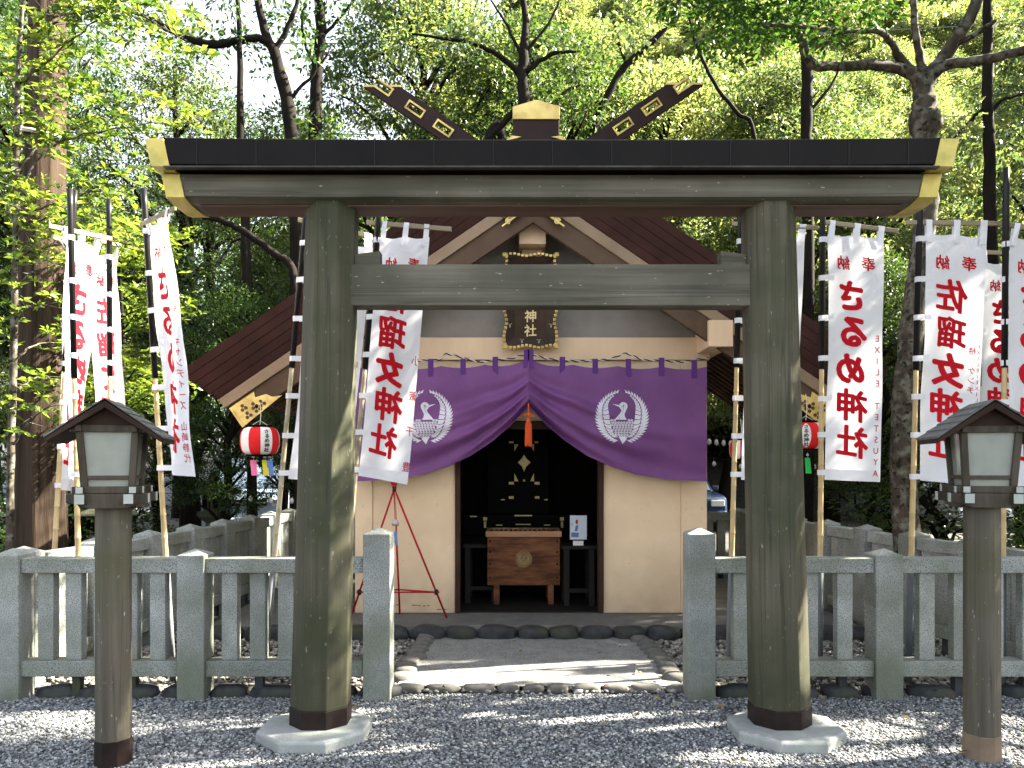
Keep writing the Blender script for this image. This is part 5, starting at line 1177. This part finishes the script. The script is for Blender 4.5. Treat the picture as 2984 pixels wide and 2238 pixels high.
# specimen trees with limbs as in the photo
def limb(mb, pts, n=8, amp=.0, seed=0):
    """pts: (px, py, distance, radius)"""
    path = [P(a, b, c) for a, b, c, _ in pts]; rad = [q[3] for q in pts]; out, ro_ = [], []; rr = random.Random(seed)
    for i in range(len(path) - 1):
        p0, p1, p2, p3 = path[max(i - 1, 0)], path[i], path[i + 1], path[min(i + 2, len(path) - 1)]
        for k_ in range(5):
            t = k_ / 5; q = .5 * ((2 * p1) + (-p0 + p2) * t + (2 * p0 - 5 * p1 + 4 * p2 - p3) * t * t + (-p0 + 3 * p1 - 3 * p2 + p3) * t ** 3)
            out.append(q + Vector((rr.uniform(-1, 1), rr.uniform(-1, 1), rr.uniform(-1, 1))) * amp); ro_.append((rad[i] + (rad[i + 1] - rad[i]) * t) * rr.uniform(.93, 1.08))
    out.append(path[-1]); ro_.append(rad[-1]); mb.tube(out, ro_, n); return out
# forked lichen tree
ft = thing('forked_tree', 'lichen covered tree forking into thick limbs above the right end of the gate beam', 'tree', tuple(P(2660, 1350, 6.9).xy) + (0,))
m = MB()
limb(m, [(2655, 1900, 6.9, .135), (2650, 1650, 6.9, .125), (2632, 1400, 6.9, .115), (2640, 1150, 6.9, .105), (2665, 900, 6.9, .10), (2690, 700, 6.9, .095), (2703, 560, 6.9, .092), (2698, 420, 6.9, .095), (2696, 360, 6.9, .135), (2692, 310, 6.9, .10), (2692, 260, 6.9, .085), (2690, 215, 6.9, .085)], 14, .006, 1)
limb(m, [(2690, 250, 6.9, .07), (2650, 210, 6.9, .055), (2560, 190, 6.8, .042), (2440, 193, 6.6, .038), (2375, 192, 6.5, .040), (2352, 160, 6.4, .036), (2335, 110, 6.3, .030), (2290, 60, 6.2, .02)], 10, .006, 2)
limb(m, [(2690, 230, 6.9, .06), (2635, 190, 6.9, .04), (2600, 130, 6.8, .030), (2560, 92, 6.6, .026), (2450, 90, 6.4, .022), (2350, 80, 6.2, .018), (2200, 70, 6.0, .012)], 9, .006, 3)
limb(m, [(2690, 225, 6.9, .05), (2680, 170, 6.9, .035), (2668, 100, 6.9, .032), (2662, 0, 6.9, .030), (2655, -120, 6.9, .024)], 9, .005, 4)
limb(m, [(2695, 235, 6.9, .085), (2735, 190, 6.9, .062), (2790, 110, 6.8, .055), (2840, 20, 6.7, .050), (2880, -120, 6.6, .042)], 11, .006, 5)
limb(m, [(2700, 225, 6.9, .06), (2760, 190, 6.8, .045), (2850, 178, 6.6, .04), (2930, 160, 6.4, .038), (3040, 130, 6.2, .03)], 10, .006, 6)
limb(m, [(2780, 130, 6.85, .03), (2850, 95, 6.7, .024), (2900, 60, 6.5, .015)], 7, .005, 7)
build('trunk', m, BARKL, ft, smooth=True)
cen, rad = [], []; rr = random.Random(31)
for i in range(74):
    px = rr.choice([rr.uniform(1960, 2560), rr.uniform(1960, 2560), rr.uniform(2500, 3300)]); py = rr.uniform(-260, 110) if px < 2560 else rr.uniform(-330, -60); 
    if px < 2560: py = min(py, 135 - abs(px - 2330) * .15)
    cen.append(tuple(P(px, py, rr.uniform(5.4, 7.0)))); rad.append(rr.uniform(.22, .38))
pts, d = cluster_points(cen, rad, 330, .45, .2); n = len(pts); V, Fq = leaves(pts, d * np.array([1, 1, .45]), .072 * R.uniform(.6, 1.2, n), .012 * R.uniform(.8, 1.3, n), .05, .1)
V = V.reshape(-1, 4, 3); V = V[shade_keep(V.mean(1))]; np_mesh('crown', V - np.array(ft.location), np.arange(len(V) * 4).reshape(-1, 4), LF_MAPLE, ft)
# red barked cedar
ce = thing('cedar_tree', 'tall cedar with thick reddish fibrous trunk at the left edge', 'tree', (P(118, 1350, 8.3).x, 8.3, 0))
m = MB(); zs = [-.1, .25, .8, 1.8, 3, 4.5, 6, 8, 11, 15]; cxs = [P(115, 1600, 8.3).x, P(115, 1600, 8.3).x, P(116, 1400, 8.3).x, P(114, 1250, 8.3).x, P(118, 1000, 8.3).x, P(128, 500, 8.3).x, P(138, 100, 8.3).x, P(145, -400, 8.3).x, P(150, -900, 8.3).x, P(150, -900, 8.3).x]; rs = [.34, .285, .255, .24, .225, .20, .18, .15, .10, .03]
for i, z_ in enumerate(zs):
    for k_ in range(40): a_ = 2 * math.pi * k_ / 40; q = rs[i] * (1 + .045 * math.sin(9 * a_ + z_ * .3) + .03 * math.sin(17 * a_ + 1)); m.v.append((cxs[i] + q * math.cos(a_), 8.3 + q * math.sin(a_), z_))
m.f = [(i * 40 + k_, i * 40 + (k_ + 1) % 40, (i + 1) * 40 + (k_ + 1) % 40, (i + 1) * 40 + k_) for i in range(len(zs) - 1) for k_ in range(40)]
rr = random.Random(8); cen, rad = [], []
for i in range(34):
    z_ = 6.6 + i * .24; a_ = i * 2.4; L_ = 1.9 * (1 - (z_ - 6) / 11) + .4; b0 = Vector((cxs[6], 8.3, z_)); e_ = b0 + Vector((math.cos(a_) * L_, math.sin(a_) * L_, .1)); m.tube([b0, b0.lerp(e_, .5) + Vector((0, 0, .15)), e_], [.03, .02, .008], 5)
    cen += [tuple(e_), tuple(b0.lerp(e_, .6))]; rad += [.42, .38]
build('trunk', m, BARKC, ce, smooth=True)
pts, d = cluster_points(cen, rad, 260, .5, .2); n = len(pts); V, Fq = leaves(pts, d, .10 * R.uniform(.6, 1.2, n), .012 * R.uniform(.8, 1.3, n)); np_mesh('crown', V - np.array(ce.location), Fq, LF_DARK, ce)
rp3 = [(cxs[5] + .232 * math.cos(a_), 8.3 + .232 * math.sin(a_), P(0, 405, 8.3).z + .02 * math.sin(a_ * 2)) for a_ in [j * .314 for j in range(21)]]
tag(build('tree_rope', MB().tube(rp3, .022, 7), ROPEW, smooth=True), 'pale rope tied round the upper cedar trunk', 'rope')
# whorl leaved tree, near left
wt = thing('whorl_leaf_tree', 'slender tree with bright yellow green leaf whorls in front of the cedar', 'tree', (P(30, 1350, 6.8).x, 6.8, 0))
m = MB(); ends = []
limb(m, [(28, 1900, 6.8, .035), (30, 1500, 6.8, .032), (38, 1100, 6.8, .03), (44, 750, 6.8, .026), (52, 400, 6.8, .022), (60, 100, 6.7, .018), (95, -200, 6.6, .01)], 8, .008, 20)
BR = [[(48, 560), (150, 430), (330, 375), (590, 352)], [(50, 500), (120, 420), (240, 360), (430, 300)], [(52, 400), (90, 330), (180, 250), (260, 170)], [(50, 620), (140, 600), (260, 560), (380, 540)], [(44, 700), (90, 650), (190, 625), (330, 640)], [(56, 250), (130, 180), (240, 90), (330, 20)],
      [(56, 300), (20, 220), (-40, 160), (-120, 120)], [(46, 640), (10, 580), (-40, 520), (-110, 500)], [(42, 850), (90, 800), (170, 770), (250, 790)], [(40, 950), (80, 900), (120, 890), (190, 880)], [(40, 1050), (90, 1010), (150, 1000), (210, 1010)], [(38, 1150), (80, 1110), (130, 1100), (170, 1110)], [(60, 120), (180, 60), (330, 10), (470, -20)], [(60, 80), (260, 30), (420, 50), (520, 110)], [(44, 760), (120, 720), (300, 700), (420, 720)], [(30, 1300), (80, 1240), (120, 1200), (170, 1180)]]
rr = random.Random(77); rose = []
for bi, b in enumerate(BR):
    d0, d1 = 6.8, rr.uniform(6.0, 7.4); out = limb(m, [(a, c_, d0 + (d1 - d0) * i / 3, .012 * (1 - .25 * i)) for i, (a, c_) in enumerate(b)], 5, .012, 40 + bi)
    dens = 1.0 if bi not in (8, 9, 10, 11, 15) else .5
    for q in out[4:]:
        for _ in range(int(5 * dens)):
            off = Vector((rr.gauss(0, .16), rr.gauss(0, .22), rr.gauss(.03, .10))); e_ = q + off; rose.append(tuple(e_))
            if rr.random() < .35: m.tube([q, q.lerp(e_, .5) + Vector((0, 0, .01)), e_], [.004, .003, .002], 3, False)
build('trunk', m, BARKL, wt, smooth=True)
V, Fq = rosettes(np.array(rose), 7, .088); np_mesh('crown', V - np.array(wt.location), Fq, LF_NEAR, wt)
# second whorl tree, lower, behind the left banners
w2 = thing('whorl_leaf_tree', 'bright yellow green young tree between the left banners and the roof', 'tree', (P(360, 1350, 8.2).x, 8.2, 0))
m = MB(); rose = []; limb(m, [(372, 1700, 8.2, .03), (365, 1300, 8.2, .026), (355, 900, 8.2, .02), (340, 650, 8.2, .012)], 7, .01, 60)
for i in range(30):
    py = rr.uniform(650, 1240); px0_ = 360; px1 = px0_ + rr.uniform(-150, 170); b0 = P(px0_, py + 50, 8.2); e_ = P(px1, py - rr.uniform(0, 40), 8.2 + rr.uniform(-.6, .6)); m.tube([b0, b0.lerp(e_, .5) + Vector((0, 0, .03)), e_], [.009, .006, .003], 4)
    for _ in range(34): q = b0.lerp(e_, rr.uniform(.3, 1.1)); rose.append((q.x + rr.gauss(0, .11), q.y + rr.gauss(0, .12), q.z + rr.gauss(0, .05)))
build('trunk', m, BARKD, w2, smooth=True); V, Fq = rosettes(np.array(rose), 6, .075); np_mesh('crown', V - np.array(w2.location), Fq, LF_NEAR, w2)
# dark slender trunks seen against the sky and the hill
def slim(label, pts, subs, seed, lf=LF_DARK, ncl=16, span=None, matb=None):
    b = pts[0]; t = thing('slender_tree', label, 'tree', tuple(P(b[0], b[1], b[2]).xy) + (0,)); m = MB(); rr = random.Random(seed)
    base = P(b[0], b[1], b[2]); limb(m, [(b[0], HZ + 1.6 * F / b[2], b[2], b[3] * 1.1)] + pts, 9, .01, seed); cen, rad = [], []
    for i, s_ in enumerate(subs):
        out = limb(m, s_, 6, .012, seed * 10 + i)
        for q in out[6::3]: cen.append(tuple(q + Vector((rr.gauss(0, .15), rr.gauss(0, .2), rr.gauss(.08, .1))))); rad.append(rr.uniform(.18, .34))
    build('trunk', m, matb or BARKD, t, smooth=True)
    top = P(*pts[-1][:3])
    for i in range(ncl): cen.append((top.x + rr.gauss(0, .8), top.y + rr.gauss(0, .8), top.z + rr.uniform(-.9, 1.6))); rad.append(rr.uniform(.25, .5))
    p_, d_ = cluster_points(cen, rad, 150, .55, .3); n = len(p_); V, Fq = leaves(p_, d_, .10 * R.uniform(.6, 1.2, n), .022 * R.uniform(.8, 1.3, n)); np_mesh('crown', V - np.array(t.location), Fq, lf, t)
slim('leaning dark trunk with a bare curved bough against the sky, above the left beam end', [(868, 700, 11, .11), (848, 385, 11, .10), (825, 250, 11, .09), (798, 150, 11, .075), (770, 90, 11, .06), (740, -60, 11, .04)],
     [[(790, 130, 11, .055), (740, 110, 10.9, .05), (640, 128, 10.8, .055), (560, 118, 10.8, .05), (490, 85, 10.8, .045), (430, 50, 10.8, .035), (340, 20, 10.8, .02)], [(800, 150, 11, .04), (850, 60, 11, .035), (870, -40, 11, .02)], [(835, 300, 11, .03), (900, 230, 11, .02), (960, 150, 11, .012)]], 3)
slim('straight dark trunk against the sky, right of the leaning one', [(905, 600, 11.6, .10), (920, 340, 11.6, .095), (925, 180, 11.6, .085), (935, 60, 11.6, .075), (915, -80, 11.6, .06)], [[(922, 200, 11.6, .03), (880, 100, 11.6, .02), (890, 0, 11.6, .012)], [(925, 120, 11.6, .03), (1000, 40, 11.6, .02), (1060, -40, 11.6, .01)]], 4)
slim('dark forked tree rising right behind the ridge', [(1535, 700, 11.2, .09), (1528, 300, 11.2, .085), (1520, 220, 11.2, .075), (1525, 170, 11.2, .07), (1530, 60, 11.2, .05), (1520, -80, 11.2, .03)],
     [[(1520, 220, 11.2, .045), (1450, 160, 11.1, .035), (1350, 120, 11, .025), (1200, 100, 11, .015)], [(1535, 210, 11.2, .04), (1600, 160, 11.2, .03), (1680, 150, 11.2, .018)], [(1520, 170, 11.2, .03), (1480, 80, 11.2, .02), (1430, 0, 11.2, .012)], [(1530, 150, 11.2, .03), (1590, 80, 11.2, .02), (1640, -20, 11.2, .012)]], 5, LF_MID, 20)
slim('tree with a long diagonal bough crossing behind the right finial', [(1700, 700, 11.8, .06), (1720, 420, 11.8, .058), (1790, 240, 11.8, .055), (1850, 165, 11.8, .052), (1935, 85, 11.8, .045), (1990, -20, 11.8, .03)], [[(1830, 190, 11.8, .03), (1810, 140, 11.8, .024), (1790, 70, 11.8, .012)]], 6, LF_MID, 10)
slim('dark trunk just left of the ridge behind the beam', [(1440, 700, 11.5, .055), (1460, 370, 11.5, .055), (1400, 430, 11.4, .05), (1480, 345, 11.3, .045), (1520, 300, 11.2, .03)], [], 7, LF_MID, 4)
slim('tall thin straight trunk at the right edge of the photo', [(2895, 1300, 8.2, .065), (2888, 700, 8.2, .06), (2880, 350, 8.2, .055), (2878, 100, 8.2, .05), (2876, -150, 8.2, .04)], [[(2885, 330, 8.2, .02), (2930, 290, 8.2, .018), (3000, 270, 8.2, .012)], [(2880, 300, 8.2, .02), (2830, 350, 8.2, .016), (2780, 400, 8.2, .01)]], 8, LF_LITE, 6)
slim('dark trunk standing behind the right half of the gate beam', [(2355, 700, 10.5, .075), (2350, 400, 10.5, .075), (2352, 220, 10.5, .07), (2340, 120, 10.5, .06), (2300, -50, 10.5, .04)], [[(2350, 330, 10.5, .03), (2420, 250, 10.5, .02), (2460, 160, 10.5, .012)]], 9, LF_MID, 10)
slim('thin trunk with a drooping twig between the right finial and the beam end', [(2240, 800, 10.8, .03), (2200, 400, 10.8, .03), (2150, 330, 10.8, .028), (2080, 240, 10.8, .026), (2030, 130, 10.8, .022), (2000, 20, 10.8, .015)], [], 10, LF_MID, 6)
slim('dark curved tree behind the left banners under the beam', [(870, 1300, 10.2, .06), (860, 830, 10.2, .055), (800, 740, 10.2, .05), (720, 680, 10.2, .045), (640, 640, 10.2, .04), (560, 620, 10.2, .03), (480, 560, 10.2, .015)], [], 11, LF_DARK, 8)
slim('slim tree trunk seen under the beam left of the hall roof', [(735, 1400, 10.8, .07), (720, 800, 10.8, .065), (705, 500, 10.8, .06), (700, 200, 10.8, .04), (690, -80, 10.8, .03), (688, -300, 10.8, .012)], [], 12, LF_DARK, 10)
print('objects', len(bpy.data.objects))

n = 260; pf = np.stack([R.uniform(-4, 4.5, n), R.uniform(3.5, 9, n), np.full(n, .055)], 1); pf = pf[(np.abs(pf[:, 0] - .19) > 3.0) | (pf[:, 1] < 6.8)]; n = len(pf)
V, Fq = leaves(pf, np.concatenate([R.normal(size=(n, 2)), R.uniform(-.15, .15, (n, 1))], 1), R.uniform(.03, .06, n), R.uniform(.008, .014, n), .12)
tag(np_mesh('fallen_leaves', V, Fq, pebmat('dry_leaf', [(.05, .03, .012), (.16, .10, .035), (.30, .22, .07)])), 'dry brown leaves scattered over the gravel and path', 'fallen leaves', kind='stuff')

for i, (za, zb_, d_) in enumerate(((60, 40, 15.5), (330, 300, 15.8), (410, 372, 16.2))):
    a, b_ = P(-400, za + 40, d_), P(3400, zb_, d_); tag(build('power_line', MB().tube([a.lerp(b_, k_ / 16) + Vector((0, 0, -.35 * 4 * (k_ / 16) * (1 - k_ / 16))) for k_ in range(17)], .010, 5), PIPE), ['highest thin cable crossing the trees', 'middle thin cable crossing behind the finials', 'lowest thin cable just above the gate beam'][i], 'cable')
